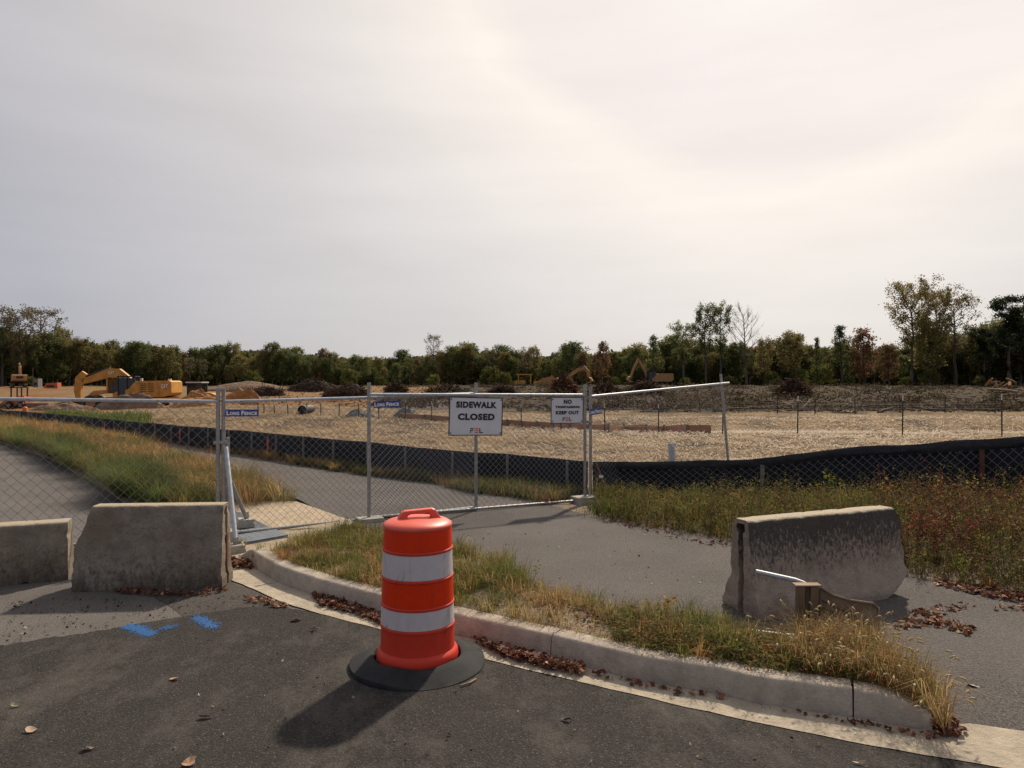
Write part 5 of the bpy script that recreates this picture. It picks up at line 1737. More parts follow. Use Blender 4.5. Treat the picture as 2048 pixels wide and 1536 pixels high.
M['brush_core'] = mat('brush_heap_core', (.05, .034, .024), (.028, .02, .015), 2, .95, 0, .9, 3, dist=.4)
DB = [(.075, .045, .03), (.05, .032, .022), (.10, .06, .035), (.13, .08, .045)]
mound('earth_mound', 'long smooth brown earth mound before the trees, right of the small tractor cab', 'earth mound', 400, 572, 783, 763, 'dirt_b', 2, .4, .10)
brush('reddish brush heap at the right foot of the long earth mound', 490, 568, 791, 776, 3, DB)
brush('high domed heap of dark branches right of the long earth mound', 575, 675, 783, 762, 4, DB, 700)
brush('broad dark branch heap close behind the post left of the gate', 643, 742, 795, 771, 5, DB, 700)
brush('small dark branch heap left of the white sign, far back', 768, 814, 785, 769, 6, DB)
brush('low branch heap just left of the middle sign post', 850, 940, 788, 773, 7, DB, 600)
brush('dim branch heap behind the top of the white sign', 978, 1032, 790, 774, 8, DB)
brush('rust coloured brush heap beside the middle yellow digger arm', 1102, 1155, 787, 752, 9, [(.20, .09, .05), (.14, .06, .035), (.10, .06, .03)], 600)
brush('dark heap of torn branches at the left end of the cleared slope', 1558, 1625, 795, 762, 10, DB, 700)
brush('dark brush right of the keep out sign below the digger', 1180, 1245, 788, 770, 11, DB)
brush('scrub branches heaped under the far inverted V digger arm', 1250, 1330, 790, 765, 12, DB, 500)
mound('dirt_pile', 'orange dirt pile to the right of the big digger', 'dirt pile', 322, 452, 806, 778, 'dirt', 13, .5, .22, depth=55)
mound('dirt_pile', 'orange dirt pile with two peaks above the blue sign', 'dirt pile', 418, 536, 803, 780, 'dirt', 14, .5, .3, depth=56)
mound('dirt_pile', 'brown dirt bank in front of the big digger tracks', 'dirt pile', 170, 345, 830, 783, 'dirt_b', 15, .4, .25, depth=51)
mound('dirt_pile', 'low dirt bank behind the straw mound', 'dirt pile', 290, 500, 826, 794, 'dirt', 16, .35, .25, depth=49)
mound('dirt_pile', 'low dark dirt ridge under the long grass at the left', 'dirt pile', 40, 200, 825, 803, 'dirt_b', 17, .4, .3, depth=48)
mound('gravel_pile', 'flat grey gravel pile left of the gate post', 'gravel pile', 690, 748, 833, 821, 'rock', 18, .6, .3)
mound('gravel_pile', 'peaked grey gravel pile behind the gate panel', 'gravel pile', 786, 838, 834, 813, 'rock', 19, .6, .3)
p = hit(604, 829)
t = thing('culvert_pipe', 'short black culvert pipe lying open end out behind the straw field', 'culvert pipe', p)
r_ = 9 / FPX * p.y
mb = MB(); mb.lathe([(r_ * .80, 0), (r_, 0), (r_, 1.4), (r_ * .8, 1.4), (r_ * .8, 0)], 20)
mb.v = [(x_, y_ if False else z_ * 1.0, y_ + r_) for x_, y_, z_ in mb.v]
mb.build('ring', 'mach_black', t, smooth=True, local=True)
# logs and stump heap on the cleared slope
logs = [((1952, 811), (1981, 797), .16), ((1757, 826), (1786, 816), .10), ((1602, 822), (1624, 798), .07), ((1564, 803), (1590, 820), .1), ((1952, 812), (1992, 812), .1), ((1905, 815), (1940, 808), .09), ((1870, 820), (1905, 812), .09), ((1690, 817), (1735, 812), .07), ((1975, 778), (2035, 785), .15), ((1502, 804), (1553, 802), .12)]
for k, (a, b, r_) in enumerate(logs):
    A_ = hit(*a) if a[1] > b[1] else hit(*b); o_ = b if a[1] > b[1] else a
    B_ = Vector(((o_[0] - CX) / FPX * (A_.y + .6), A_.y + .6, EYE - (o_[1] - CY) / FPX * (A_.y + .6)))
    t = thing('fallen_log', ['thick log propped up at the right of the cleared slope', 'short log at the foot of the slope', 'thin pale pole leaning by the farther fence', 'pale branch slanting down by the brush heap',
              'log lying level below the propped log', 'grey branch on the slope beside the wire', 'grey bough left of the grey branch', 'thin bough in the middle of the slope', 'long orange brown log by the stump heap', 'long log lying left of the dark brush heap'][k], 'log', A_)
    MB().path([A_ + Vector((0, 0, r_ * .3)), A_.lerp(B_, .5) + Vector((0, 0, r_ * .5)), B_], [r_, r_ * .9, r_ * .7], 8).build('trunk', 'wood' if k in (2, 3, 8) else 'bark', t, smooth=True)
p = hit(2012, 783)
t = thing('stump_heap', 'heap of upturned orange brown stumps at the right of the slope', 'stump heap', p)
for k in range(11):
    a = Vector((p.x + (random.random() - .5) * 2.6, p.y + random.random() * 1.5, p.z + .15 + .10 * k))
    d = Vector((random.random() - .5, random.random() - .5, .7 * random.random())).normalized() * .55
    MB().path([a - d, a, a + d], [.13, .19, .07], 7).build('stump', 'dirt' if k % 2 else 'dirt_b', t)
# scattered debris over the cleared ground
n = 2600
yy = 42 + 72 * rng.random(n) ** 1.4; xx = (rng.random(n) * 1.0 - .28) * yy
ok = ~((yy < 58) & (xx < 0)); xx, yy = xx[ok], yy[ok]; n = len(xx)
L = .25 + 1.3 * rng.random(n) ** 2; th = rng.random(n) * np.pi
A = np.stack([xx, yy, H(xx, yy) + .04], 1); B = A + np.stack([np.cos(th) * L, np.sin(th) * L, .3 * L * rng.random(n)], 1)
wv = np.stack([-np.sin(th), np.cos(th), np.zeros(n)], 1) * .03; up = np.array([0, 0, .07])
V = np.stack([A - wv, A + wv, A + up, B - wv * .5, B + wv * .5, B + up * .6], 1).reshape(-1, 3)
k = (np.arange(n) * 6)[:, None]
F = np.concatenate([k + [0, 2, 5], k + [0, 5, 3], k + [2, 1, 4], k + [2, 4, 5]], 0)
np_mesh('debris', V, F, 'sticks', col=np.repeat(pick([(.07, .045, .03), (.10, .07, .045), (.04, .028, .02), (.16, .12, .08)], n, .3, [4, 3, 4, .7]), 6, 0), kind='stuff')
n = 9000
yy = 43 + 78 * rng.random(n) ** 1.3; xx = (rng.random(n) * 1.1 - .36) * yy
t1 = fbm(xx * .18 + 4, yy * .10, 3); ok = (t1 > .46) & ~((yy < 66) & (xx < -2)); xx, yy = xx[ok], yy[ok]
V, F, C = leafquads(np.stack([xx, yy, H(xx, yy) + .12 + .25 * rng.random(len(xx))], 1), .30, pick([(.06, .055, .024), (.08, .06, .032), (.08, .05, .03), (.05, .042, .022)], len(xx), .3), .2)
nc = 420; cy2 = 44 + 70 * rng.random(nc) ** 1.2; cx2 = (rng.random(nc) * .95 - .18) * cy2; okc = fbm(cx2 * .12 + 8, cy2 * .1, 3) > .44; cx2, cy2 = cx2[okc], cy2[okc]; nc = len(cx2)
i_ = np.repeat(np.arange(nc), 70); rr_ = (.5 + 1.3 * rng.random(nc))[i_]; o_ = rng.normal(size=(len(i_), 2)) * rr_[:, None] * .6
zz_ = H(cx2, cy2)[i_] + .05 + np.abs(rng.normal(size=len(i_))) * (.15 + .30 * rng.random(nc))[i_]
g2 = leafquads(np.stack([cx2[i_] + o_[:, 0], cy2[i_] + o_[:, 1] * .6, zz_], 1), .26, pick([(.06, .05, .026), (.075, .055, .034), (.065, .042, .028), (.045, .038, .022), (.09, .065, .038)], nc, .25)[i_] * (.7 + .6 * rng.random((len(i_), 1))), .2)
V, F, C = join_np([(V, F, C), g2])
np_mesh('scrub', V, F, 'leafm', col=C, kind='stuff')


# ---- machines; local frame: forward is -x, near side is -y
def tyre(parent, c, r, w, name='wheel'):
    mb = MB(); mb.lathe([(r * .55, -w / 2), (r * .9, -w / 2), (r, -w * .3), (r, w * .3), (r * .9, w / 2), (r * .55, w / 2), (r * .55, -w / 2)], 24)
    mb.v = [(x_ + c[0], z_ + c[1], y_ + c[2]) for x_, y_, z_ in mb.v]
    o = mb.build(name, 'mach_black', parent, smooth=True, local=True)
    mb = MB(); mb.lathe([(.01, -w * .3), (r * .54, -w * .42), (r * .54, w * .42), (.01, w * .3)], 16)
    mb.v = [(x_ + c[0], z_ + c[1], y_ + c[2]) for x_, y_, z_ in mb.v]
    mb.build('rim', 'yellow_old', o, local=True)


def offset_poly(pts, th):
    """ribbon outline of changing thickness around a line of points in x-z"""
    L, R_ = [], []
    for i, p in enumerate(pts):
        a = Vector(pts[max(0, i - 1)]); b = Vector(pts[min(len(pts) - 1, i + 1)]); d = (b - a).normalized(); n_ = Vector((-d.y, d.x))
        t_ = th[i] / 2; q_ = Vector(p); L.append(tuple(q_ + n_ * t_)); R_.append(tuple(q_ - n_ * t_))
    return L + R_[::-1]


def excavator(label, loc, rz, boom, boom_t, stick, stick_t, m='yellow', detail=True, sc=1.0, bucket=True):
    t = thing('excavator', label, 'excavator', loc, 'yellow excavators on the site', rz); t.scale = (sc, sc, sc)
    for y_ in (-1.15, 1.15):
        tr = [(-1.7, .1), (-2.0, .45), (-1.75, .85), (2.6, .85), (2.9, .45), (2.6, .1), (2.2, 0), (-1.3, 0)]
        MB().prism(tr, y_ - .3, y_ + .3).build('track', 'track', t, local=True)
    MB().box((.4, 0, 1.05), (1.6, 1.5, .5)).build('turntable', 'mach_black', t, local=True)
    MB().prism([(-.2, 1.28), (3.0, 1.28), (3.55, 1.40), (3.75, 1.65), (3.72, 2.62), (3.5, 2.74), (1.0, 2.70), (.55, 2.55), (.1, 2.0), (-.2, 1.9)], -1.35, 1.35).build('house', m, t, local=True)
    MB().box((1.9, 0, 1.22), (3.2, 2.5, .1)).build('floor_plate', 'mach_black', t, local=True)
    if detail:
        for k in range(5):
            for j in range(2): MB().box((1.35 + j * .62, -1.362, 1.75 + k * .17), (.5, .02, .06)).build('louvre', 'mach_black', t, local=True)
        MB().prism([(2.72, 1.36), (2.78, 1.36), (2.52, 2.70), (2.46, 2.70)], -1.368, -1.33).build('panel_seam', 'yellow_old', t, local=True)
        lettering('CAT', (2.85, -1.375, 2.05), .58, .36, 'letter_white', t, .03, 'logo_letter', .01)
        MB().prism([(3.10, 2.03), (3.40, 2.03), (3.25, 2.16)], -1.388, -1.376).build('logo_mark', 'sign_orange', t, local=True)
        MB().box((2.9, .6, 2.8), (.25, .25, .2)).build('exhaust', 'mach_white', t, local=True)
        MB().box((.9, -.6, 2.82), (.18, .18, .25)).build('beacon', 'mach_white', t, local=True)
    cab = MB()
    for (x_, y_) in ((-1.12, -1.3), (.28, -1.3), (-1.12, -.35), (.28, -.35), (-.35, -1.3)): cab.box((x_, y_, 2.15), (.08, .08, 1.7))
    cab.box((-.42, -.82, 1.36), (1.5, 1.05, .12)); cab.box((-.42, -.82, 3.02), (1.56, 1.08, .10))
    cab.v = [(x_ + .3, y_, z_ + .08) for x_, y_, z_ in cab.v]; cb = cab.build('cab', 'mach_black', t, local=True)
    MB().box((-.12, -.82, 2.2), (1.36, .92, 1.5)).build('glass', 'glass', cb, local=True)
    bo = MB().prism(offset_poly(boom, boom_t), -.1 + .25, .35 + .25).build('boom', m, t, local=True)
    so_ = MB().prism(offset_poly(stick, stick_t), .05 + .1, .35 + .1).build('stick', m, t, local=True)
    b0, b1 = boom[1], boom[len(boom) // 2]
    MB().tube((-.9, .1, 1.6), ((b0[0] + b1[0]) / 2, .1, (b0[1] + b1[1]) / 2 - .1), .08, .06).build('lift_cylinder', 'mach_grey', t, local=True)
    k = len(boom)
    MB().path([(boom[k // 2][0], .35, boom[k // 2][1] + boom_t[k // 2] * .55), (boom[-1][0], .35, boom[-1][1] + boom_t[-1] * .8)], .09, 8).build('stick_cylinder', 'mach_black', t, local=True)
    if detail: lettering('CAT', (boom[-3][0] - .1, .13, boom[-3][1] - .12), .55, .27, 'letter_white', bo, .03, 'logo_letter', .01)
    if bucket:
        e = stick[-1]
        bk = [(e[0] + .15, e[1] + .1), (e[0] - .5, e[1] - .1), (e[0] - .75, e[1] - .6), (e[0] - .4, e[1] - 1.0), (e[0] + .2, e[1] - 1.05), (e[0] + .25, e[1] - .9), (e[0] - .25, e[1] - .8), (e[0] - .4, e[1] - .45)]
        bu = MB().prism(bk, -.35, .75).build('bucket', 'rust' if detail else m, t, local=True)
        for j in range(4): MB().box((e[0] + .30, -.25 + j * .3, e[1] - 1.0), (.22, .08, .07)).build('tooth', 'mach_grey', bu, local=True)
    return t


ex = on(268, 61.5); ex.z += .2
excavator('big yellow excavator facing left, its arm folded down, seen over the long fence rail', ex, .10,
          [(-.1, 1.9), (-.75, 2.85), (-1.5, 3.42), (-2.2, 3.45), (-3.4, 3.02), (-4.55, 2.65)], [.55, .75, .85, .8, .62, .45],
          [(-4.35, 3.45), (-4.75, 2.9), (-4.95, 1.9), (-4.85, .9)], [.5, .75, .6, .4], sc=.95)
ld = on(236, 66)
t = thing('wheel_loader', 'yellow wheel loader with dark cab half hidden behind the excavator arm', 'wheel loader', ld, None, .2)
for (x_, y_) in ((-1.9, -1.0), (1.4, -1.0), (-1.9, 1.0), (1.4, 1.0)): tyre(t, (x_, y_, .75), .75, .55)
MB().prism([(-.2, .8), (2.4, .8), (2.5, 1.9), (.6, 2.05), (-.2, 1.6)], -.8, .8).build('engine_cover', 'yellow', t, local=True)
MB().prism([(-2.6, .7), (-.3, .7), (-.3, 1.3), (-2.4, 1.2)], -.6, .6).build('front_frame', 'yellow', t, local=True)
c_ = MB()
for (x_, y_) in ((-.7, -.7), (.65, -.7), (-.7, .7), (.65, .7)): c_.box((x_, y_, 2.35), (.1, .1, 1.5))
c_.box((0, 0, 3.12), (1.7, 1.6, .1))
cb = c_.build('cab', 'yellow', t, local=True)
MB().box((-.02, 0, 2.3), (1.24, 1.3, 1.35)).build('glass', 'glass', cb, local=True)
MB().prism(offset_poly([(-.6, 1.8), (-1.8, 1.7), (-2.8, .9)], [.3, .4, .25]), -.5, .5).build('lift_arm', 'yellow', t, local=True)
MB().prism([(-2.7, .9), (-3.0, .3), (-3.9, .25), (-3.4, .45), (-3.1, .75), (-3.2, 1.2)], -1.3, 1.3).build('bucket', 'yellow_old', t, local=True)
# small tractor with black cab
tr = on(396, 72)
t = thing('tractor', 'small machine with black cab and white roof behind the orange dirt piles', 'tractor', tr, None, -.1)
for (x_, y_, r_) in ((-.2, -.8, .65), (1.6, -.8, .5), (-.2, .8, .65), (1.6, .8, .5)): tyre(t, (x_, y_, r_), r_, .4)
MB().prism([(.5, .8), (2.1, .7), (2.2, 1.2), (1.6, 1.45), (.5, 1.5)], -.5, .5).build('hood', 'yellow', t, local=True)
c_ = MB()
for (x_, y_) in ((-.75, -.6), (.6, -.6), (-.75, .6), (.6, .6)): c_.box((x_, y_, 1.75), (.12, .12, 1.4))
c_.box((-.08, 0, 1.0), (1.5, 1.3, .3))
cb = c_.build('cab', 'mach_black', t, local=True)
MB().box((-.08, 0, 1.75), (1.2, 1.1, 1.2)).build('glass', 'glass', cb, local=True)
MB().box((-.08, 0, 2.5), (1.7, 1.4, .12)).build('roof', 'mach_white', cb, local=True)
# rear view excavator far left
e2 = on(37, 112); 
excavator('small distant excavator seen from behind at the far left, arm raised', e2, math.radians(-52), [(-.3, 2.0), (-.8, 3.2), (-1.3, 4.2), (-1.7, 4.7)], [.6, .8, .7, .5], [(-1.6, 5.2), (-2.6, 3.8), (-3.2, 2.4)], [.5, .6, .4], 'yellow_old', False, .72)
MB().box((3.70 + .04, 0, 2.15), (.04, 1.3, .5)).build('rear_plate', 'mach_black', bpy.data.objects[e2 and 'excavator.001'], local=True)
# red compact loader
sk = on(36, 70)
t = thing('compact_loader', 'small orange red loader with black roll cage at the far left', 'compact loader', sk, None, .1)
for (x_, y_) in ((-.5, -.6), (.6, -.6), (-.5, .6), (.6, .6)): tyre(t, (x_, y_, .35), .35, .3)
MB().prism([(-.7, .35), (.9, .35), (1.0, 1.1), (.3, 1.2), (-.7, .8)], -.5, .5).build('body', 'mach_red', t, local=True)
c_ = MB()
for (x_, y_) in ((-.35, -.5), (.6, -.5), (-.35, .5), (.6, .5)): c_.box((x_, y_, 1.45), (.1, .1, 1.1))
c_.box((.12, 0, 2.03), (1.2, 1.1, .1)); c_.build('roll_cage', 'mach_black', t, local=True)
MB().prism(offset_poly([(.9, 1.15), (-.6, .9), (-1.3, .35)], [.15, .18, .15]), -.66, -.54).build('lift_arm', 'mach_red', t, local=True)
MB().prism([(-1.2, .5), (-1.3, .05), (-1.9, .0), (-1.5, .15)], -.7, .7).build('bucket', 'mach_black', t, local=True)
# far machines in the middle
e3 = on(1128, 128)
excavator('distant yellow excavator arm rising left of the gate end posts, cab hidden by brush', Vector((e3.x, e3.y, e3.z - 1.2)), math.pi - .3, [(-.3, 1.9), (-1.3, 3.2), (-2.6, 4.1), (-3.8, 4.4)], [.5, .7, .65, .45], [(-3.6, 4.75), (-4.4, 3.8), (-4.5, 2.8)], [.4, .55, .35], 'yellow_old', False, 1.0)
e4 = on(1302, 135)
excavator('distant excavator with thin arm bent in an inverted V among the far scrub', Vector((e4.x, e4.y, e4.z - .4)), .15, [(-.3, 1.8), (-.9, 3.0), (-1.7, 4.4), (-2.3, 5.3)], [.35, .5, .45, .35], [(-2.2, 5.4), (-3.0, 3.9), (-3.7, 2.2)], [.35, .4, .3], 'yellow_old', False, 1.05)
dz = on(1048, 118)
t = thing('bulldozer', 'far yellow machine with flat canopy beside the white sign', 'bulldozer', dz, None, 0)
MB().prism([(-1.6, .1), (1.6, .1), (1.9, .5), (1.5, .85), (-1.5, .85), (-1.9, .5)], -1, 1).build('track', 'track', t, local=True)
MB().prism([(-1.6, .85), (.2, .85), (.2, 1.5), (-1.5, 1.4)], -.5, .5).build('hood', 'yellow', t, local=True)
c_ = MB()
for (x_, y_) in ((-.9, -.7), (1.1, -.7), (-.9, .7), (1.1, .7)): c_.box((x_, y_, 1.6), (.14, .14, 1.5))
c_.build('canopy_post', 'yellow', t, local=True)
MB().box((.1, 0, 2.4), (2.6, 1.7, .16)).build('canopy', 'yellow', t, local=True)
dz = on(1085, 118)
t = thing('mini_digger', 'far low yellow digger arm lying to the right, between bulldozer and rust coloured brush', 'digger', dz, None, 0)
MB().prism([(-1.6, .2), (-.2, .2), (-.2, 1.1), (-1.4, 1.2)], -.6, .6).build('body', 'yellow', t, local=True)
MB().prism(offset_poly([(-.6, 1.1), (.6, 1.5), (1.7, 1.9), (2.0, 1.1)], [.35, .4, .35, .25]), -.15, .15).build('arm', 'yellow_old', t, local=True)
MB().box((1.95, 0, .95), (.5, .5, .4)).build('bucket', 'mach_black', t, local=True)
# odds and ends far left
for k, (px0, py1, w_, h_, m_, lab) in enumerate(((75, 785, 2.6, .5, 'wood', 'stack of pale boards on the ground at the far left'), (105, 776, 2.2, .9, 'mach_red', 'low red implement by the trees at the far left'), (75, 772, .9, 1.4, 'mach_grey', 'grey steel box by the trees beside the distant excavator'), (120, 800, 3.0, .25, 'mach_black', 'long dark pipe lying in the dug ground'))):
    p = on(px0, (70, 108, 112, 58)[k])
    t = thing(('board_stack', 'implement', 'steel_box', 'black_pipe')[k], lab, ('board stack', 'implement', 'steel box', 'pipe')[k], p)
    if k == 3: MB().tube((-1.5, 0, .15), (1.5, .3, .15), .15, n=10).build('tube', m_, t, local=True)
    elif k == 0:
        for j in range(4): MB().box((.1 * (j % 2), 0, .07 + .13 * j), (w_, 1.0, .11)).build('board', m_, t, local=True)
    else:
        MB().prism([(-w_ / 2, 0), (w_ / 2, 0), (w_ / 2 * .9, h_), (-w_ / 2 * .6, h_ * .9)], -.5, .5).build('body', m_, t, local=True)
        MB().box((0, -.52, h_ * .4), (w_ * .5, .05, h_ * .3)).build('side_panel', 'mach_black', t, local=True)
# marker cone and tape by the silt fence
xs = np.linspace(-60, 1, 6000); cp = xs / silt_y(xs) * FPX + CX
def beyond(px_, d): 
    i = int(np.argmin(abs(cp - px_))); x_, y_ = xs[i], float(silt_y(xs[i])); k_ = math.hypot(x_, y_)
    return Vector((x_ + x_ / k_ * d, y_ + y_ / k_ * d, 0))
p = beyond(50, .5); p.z = float(H(p.x, p.y)); p.z = .62
t = thing('orange_cap', 'bright orange cap on a stake just behind the far silt fence', 'stake cap', Vector((p.x, p.y, 0.0)))
MB().tube((p.x, p.y, 0), (p.x, p.y, .6), .02, n=6).build('stick', 'stake', t)
MB().lathe([(.02, .0), (.10, .02), (.10, .20), (.06, .25), (.005, .26)], 12, (p.x, p.y, .60)).build('cap', 'cone', t)
for px_, py1, lab in ((536, 905, 'pink marker tape on a stake at the silt fence, right of the brace'), (360, 884, 'pink marker tape on a stake at the silt fence above the orange grass'), (210, 862, 'pink marker tape on the silt fence farthest to the left')):
    p = beyond(px_, -.45); p.z = float(silt_z(p.x))
    t = thing('marker_stake', lab, 'marker stake', p)
    MB().tube((p.x, p.y, p.z), (p.x, p.y, p.z + .55), .012, n=5).build('stick', 'stake', t)
    MB().add([(p.x - .03, p.y - .02, p.z + .48), (p.x + .025, p.y - .02, p.z + .50), (p.x + .02, p.y - .035, p.z + .36), (p.x + .02, p.y - .02, p.z + .24), (p.x - .02, p.y - .03, p.z + .22), (p.x - .015, p.y - .02, p.z + .30)], [(0, 1, 2, 5), (5, 2, 3, 4)]).build('tape', 'pink', t)

# ------------------------------------------------------------------ trees
PALS = {'green': [(.105, .128, .048), (.085, .108, .044), (.13, .14, .05), (.15, .146, .054)], 'olive': [(.165, .155, .055), (.20, .17, .06), (.14, .138, .052), (.19, .142, .06)],
        'red': [(.16, .08, .05), (.13, .09, .045), (.19, .10, .055), (.11, .09, .04)], 'pine': [(.035, .047, .024), (.045, .054, .026)], 'dry': [(.18, .145, .085), (.145, .12, .062), (.12, .11, .05)],
        'fresh': [(.11, .12, .035), (.085, .10, .03), (.125, .115, .036)]}


def tree_mesh(kind, seed):
    r = random.Random(seed); R_ = np.random.default_rng(seed)
    cfg = dict(broad=(10, .16, 2.1, 46, 24, .72, .32, 'green'), olive=(10, .24, 1.9, 42, 22, .64, .30, 'olive'), red=(10, .14, 1.8, 34, 22, .60, .29, 'red'),
               tall=(16, .42, 2.7, 30, 34, .70, .30, 'green'), feather=(16, .40, 3.4, 44, 34, .62, .28, 'olive'), bare=(15, .30, 3.0, 30, 2, .5, .16, 'dry'),
               sparse=(13, .40, 2.5, 30, 16, .55, .26, 'dry'), pine=(16, .40, 3.9, 36, 60, .95, .32, 'pine'), spire=(11, .30, 1.3, 26, 20, .45, .24, 'green'), shrub=(3, .04, 1.7, 18, 26, .5, .24, 'fresh'))[kind]
    Ht, start, rad_, nl, nleaf, rc, ls, pal = cfg
    mb = MB()
    pts = []; x_ = y_ = 0
    for i in range(8):
        pts.append(Vector((x_, y_, Ht * .94 * i / 7 - (.3 if i == 0 else 0)))); x_ += (r.random() - .5) * .05 * Ht * .5; y_ += (r.random() - .5) * .05 * Ht * .5
    tr_ = Ht * .014
    mb.path(pts, [tr_ * (1.25 - 1.15 * i / 7) + .012 for i in range(8)], 7)
    tips = []
    for i in range(nl):
        f = start + (.97 - start) * ((i + r.random() * .8) / nl)
        k = min(6, int(f / .94 * 7)); base = pts[k].lerp(pts[k + 1], min(1, f / .94 * 7 - k))
        g = (f - start) / (1 - start)
        env = {'broad': 1.05 - abs(g - .45) ** 1.8 * 1.9, 'olive': 1.05 - abs(g - .45) ** 1.8 * 1.9, 'red': 1 - abs(g - .35) ** 1.5 * 1.4, 'tall': 1 - abs(g - .55) ** 1.7 * 2.2, 'feather': 1 - abs(g - .6) ** 2 * 2.0,
               'bare': 1 - abs(g - .45) ** 1.5 * 1.2, 'sparse': 1 - abs(g - .5) ** 2 * 1.8, 'pine': .55 + .45 * math.sin(g * 9 + seed) if g < .8 else .6, 'spire': 1.15 - g, 'shrub': 1 - g * .5}[kind]
        ln = rad_ * max(.18, env) * (.65 + .5 * r.random()); a = i * 2.4 + r.random() * .9
        upt = {'bare': .95, 'tall': .75, 'feather': .9, 'sparse': .8, 'pine': .15, 'spire': .1}.get(kind, .45)
        d = Vector((math.cos(a), math.sin(a), upt * (.6 + .7 * r.random())))
        e = base + d * ln * .95; mid = base.lerp(e, .5) + Vector((0, 0, -.05 * ln))
        lr = tr_ * .30 * (1.1 - g * .6) + .012
        mb.path([base, mid, e], [lr, lr * .6, .012], 4, False)
        tips += [e, mid.lerp(e, .45)]
        for j in range(3 if kind != 'bare' else 5):
            s_ = mid.lerp(e, r.random() * .9); dd = Vector((r.random() - .5, r.random() - .5, r.random() * .9 - .1)) + d * .6
            e2_ = s_ + dd * ln * (.38 if kind != 'bare' else .5); mb.path([s_, e2_], [lr * .4, .009], 3, False); tips.append(e2_)
            if kind == 'bare':
                for q_ in range(2):
                    e3_ = s_.lerp(e2_, .5 + .3 * q_); mb.path([e3_, e3_ + (dd + Vector((r.random() - .5, r.random() - .5, .6))) * ln * .28], [.014, .006], 3, False)
    T = np.array([tuple(t_) for t_ in tips])
    sub = T[R_.random(len(T)) < .86]
    i = np.repeat(np.arange(len(sub)), nleaf)
    off = R_.normal(size=(len(i), 3)) * rc * .5
    if kind == 'pine': off[:, 2] *= .45
    cc = np.array(PALS[pal])[R_.integers(0, len(PALS[pal]), len(sub))] * (.75 + .6 * R_.random((len(sub), 1)))
    global rng
    old = rng; rng = R_
    V, F, C = leafquads(sub[i] + off, ls * (.6 + .8 * R_.random(len(i))), cc[i] * (.8 + .4 * R_.random((len(i), 1))), .1, 1.6)
    rng = old
    me_t = mb.build('trunk', 'bark', None, smooth=True); tm = me_t.data; bpy.data.objects.remove(me_t)
    oc = np_mesh('crown', V, F, 'crown', col=C); cm_ = oc.data; bpy.data.objects.remove(oc)
    return tm, cm_, Ht


PROTO = {k: [tree_mesh(k, 100 + 10 * i + j) for j in range(n_)] for i, (k, n_) in enumerate((('broad', 4), ('olive', 4), ('red', 2), ('tall', 2), ('feather', 2), ('bare', 3), ('sparse', 2), ('pine', 2), ('spire', 2), ('shrub', 3)))}


def place(kind, p, height, label, group=None, name='tree', wide=1.0, cat='tree'):
    tm, cm_, Ht = random.choice(PROTO[kind])
    t = thing(name, label, cat, p, group, random.random() * 6.28)
    s_ = height / Ht; t.scale = (s_ * wide, s_ * wide, s_)
    link('trunk', tm, t); link('crown', cm_, t)
    return t


TOPX = [-400, 0, 30, 100, 140, 200, 250, 330, 375, 410, 480, 540, 600, 640, 700, 770, 860, 920, 960, 1030, 1080, 1140, 1200, 1260, 1305, 1350, 1400, 1480, 1530, 1580, 1630, 1690, 1740, 1790, 1850, 1910, 1960, 2010, 2060, 2500]
TOPY = [650, 655, 662, 664, 666, 682, 690, 686, 700, 693, 692, 693, 704, 702, 709, 712, 704, 690, 697, 700, 706, 700, 700, 692, 694, 680, 686, 688, 688, 680, 690, 688, 690, 692, 668, 668, 655, 640, 640, 640]


def treeY(px_): return float(np.interp(px_, [-400, 0, 300, 900, 1400, 2048, 2500], [125, 128, 150, 168, 150, 132, 128]))


LABS = {'broad': 'row dark green tree of the wood', 'olive': 'row yellowing olive tree of the wood', 'red': 'row reddish tree of the wood', 'sparse': 'row pale half bare tree of the wood', 'tall': 'row slender tree with long bare trunk'}
rt = random.Random(5)
for row in range(2):
    px_ = -260 + row * 9
    while px_ < 2320:
        Y = treeY(px_) + row * 6.5 + rt.random() * 4
        top = float(np.interp(px_, TOPX, TOPY)) + (rt.random() * 22 - 12) + (2 - row) * rt.random() * 18
        p = on(px_, Y); hh = (CY - top) / FPX * Y + EYE - p.z
        redz = .5 if (1150 < px_ < 1215 or 1680 < px_ < 1800) else .03
        kind = rt.choices(['broad', 'olive', 'red', 'sparse', 'tall'], [.50, .40, redz, .06, .16 if row == 0 else 0])[0]
        zone_ = [' behind the excavators', ' behind the branch heaps', ' behind the white signs', ' before the bare tree', ' above the cleared slope'][sum(px_ > b for b in (430, 740, 1180, 1500))]
        lb = ('front ' if row == 0 else 'inner ') + LABS[kind] + zone_
        place(kind, p, max(4, hh), lb, lb + ' trees', wide=.85 + .42 * rt.random())
        px_ += 18 + rt.random() * 11
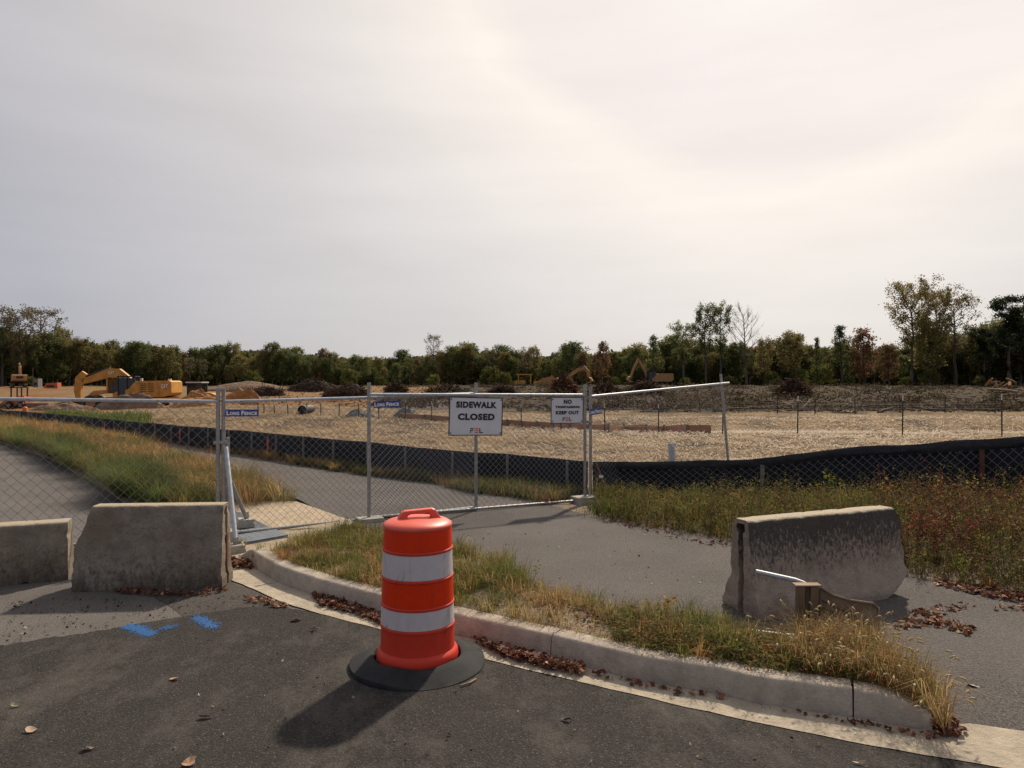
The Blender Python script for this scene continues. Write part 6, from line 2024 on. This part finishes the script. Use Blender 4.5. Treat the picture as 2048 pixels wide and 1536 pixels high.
# trees that stand out
for kind, px_, top, dY, wd, lab in (
        ('sparse', 4, 627, 2, 1.1, 'pale thin crowned tree rising above the wood at the left edge'), ('sparse', 41, 627, 1, 1.2, 'tall pale tree with airy crown, second from the left edge'), ('sparse', 78, 626, 3, 1.3, 'broad airy pale tree above the wood left of the excavator'),
        ('sparse', 866, 676, 4, .8, 'slim pale tree poking above the middle of the wood'), ('broad', 1145, 688, -4, 1.3, 'rounded dark tree above the keep out sign'), ('red', 1205, 684, -6, 1.0, 'tall red brown tree right of the keep out sign'),
        ('red', 1165, 705, -8, 1.0, 'orange red tree next to the digger arm'), ('spire', 1306, 668, -3, 1.2, 'narrow pointed tree left of the tall pair'), ('tall', 1368, 652, -7, 1.25, 'bushy topped tree just left of the tall pair of trees'),
        ('tall', 1413, 617, -6, .85, 'left one of the tall pair of slim trees'), ('tall', 1442, 616, -5, .8, 'right one of the tall pair of slim trees'), ('bare', 1494, 621, -8, 1.0, 'bare grey tree with fine upright twigs'),
        ('olive', 1530, 680, -6, .9, 'green tree close right of the bare grey tree'), ('olive', 1580, 667, -4, 1.2, 'pale green tree with thin pointed top right of the bare tree'), ('spire', 1631, 672, -2, .8, 'small dark spire between two green trees'),
        ('spire', 1686, 647, -6, 1.3, 'dark pointed evergreen with a lean, left of the red trees'), ('red', 1728, 657, -5, 1.1, 'dull red tree with sparse top in the right part of the wood'), ('red', 1778, 690, -7, 1.2, 'low red tree at the foot of the tall feathery tree'),
        ('feather', 1822, 581, -8, 1.05, 'tallest feathery tree at the right with bare lower trunk'), ('feather', 1872, 596, -4, .95, 'feathery tree behind the tallest one'), ('sparse', 1912, 600, -3, 1.1, 'thin open tree right of the feathery trees'),
        ('olive', 1858, 640, -6, 1.2, 'yellow green tree under the feathery trees'), ('pine', 2018, 589, -10, 1.0, 'big dark pine at the right edge'), ('pine', 1968, 655, -7, .9, 'lower dark pine left of the big pine'), ('pine', 2058, 610, -4, 1.0, 'dark pine partly outside the right edge')):
    Y = treeY(px_) + dY; p = on(px_, Y); hh = (CY - top) / FPX * Y + EYE - p.z
    place(kind, p, hh, lab, wide=wd * (hh / 16 if kind in ('tall', 'feather', 'pine', 'bare', 'sparse') and False else 1))
for px_, top, lab in ((505, 745, None), (700, 742, None), (868, 752, None), (982, 740, 'pale green bush in front of the wood above the white sign'), (1010, 748, None), (1252, 752, 'pale bush by the far digger arms'), (1230, 757, None), (1545, 748, None), (1600, 742, None), (1646, 735, 'leaning yellow green bush beside the dark brush heap'),
                     (1860, 745, 'small bright bush below the feathery trees'), (60, 756, None), (760, 756, None), (1370, 758, None), (1460, 755, None), (1700, 757, None), (1960, 757, None), (1812, 757, None)):
    Y = treeY(px_) - 8; p = on(px_, Y); hh = max(1.5, (CY - top) / FPX * Y + EYE - p.z)
    place('shrub', p, hh, lab or 'fresh green bush at the foot of the far wood', None if lab else 'bushes along the far wood', 'bush', 1.1, 'bush')
# the deep wood behind, one mass
n = 110000
pxs = -800 + 3700 * rng.random(n); dep = 13 + 34 * rng.random(n); Yb = np.interp(pxs, [-400, 0, 300, 900, 1400, 2048, 2500], [125, 128, 150, 168, 150, 132, 128]) + dep
xb = (pxs - CX) / FPX * Yb; gb = H(xb, Yb)
topz = (CY - (np.interp(pxs, TOPX, TOPY) + 5)) / FPX * Yb + EYE
zb_ = gb + (topz - gb) * rng.random(n) ** 1.1 * (.75 + .3 * fbm(xb * .3, Yb * .1, 3))
V, F, C = leafquads(np.stack([xb, Yb, zb_], 1), .9 + .5 * rng.random(n), pick([(.085, .095, .042), (.11, .11, .044), (.12, .10, .044)], n, .35), .1, 1.3)
np_mesh('deep_wood', V, F, 'crown', col=C, kind='stuff')
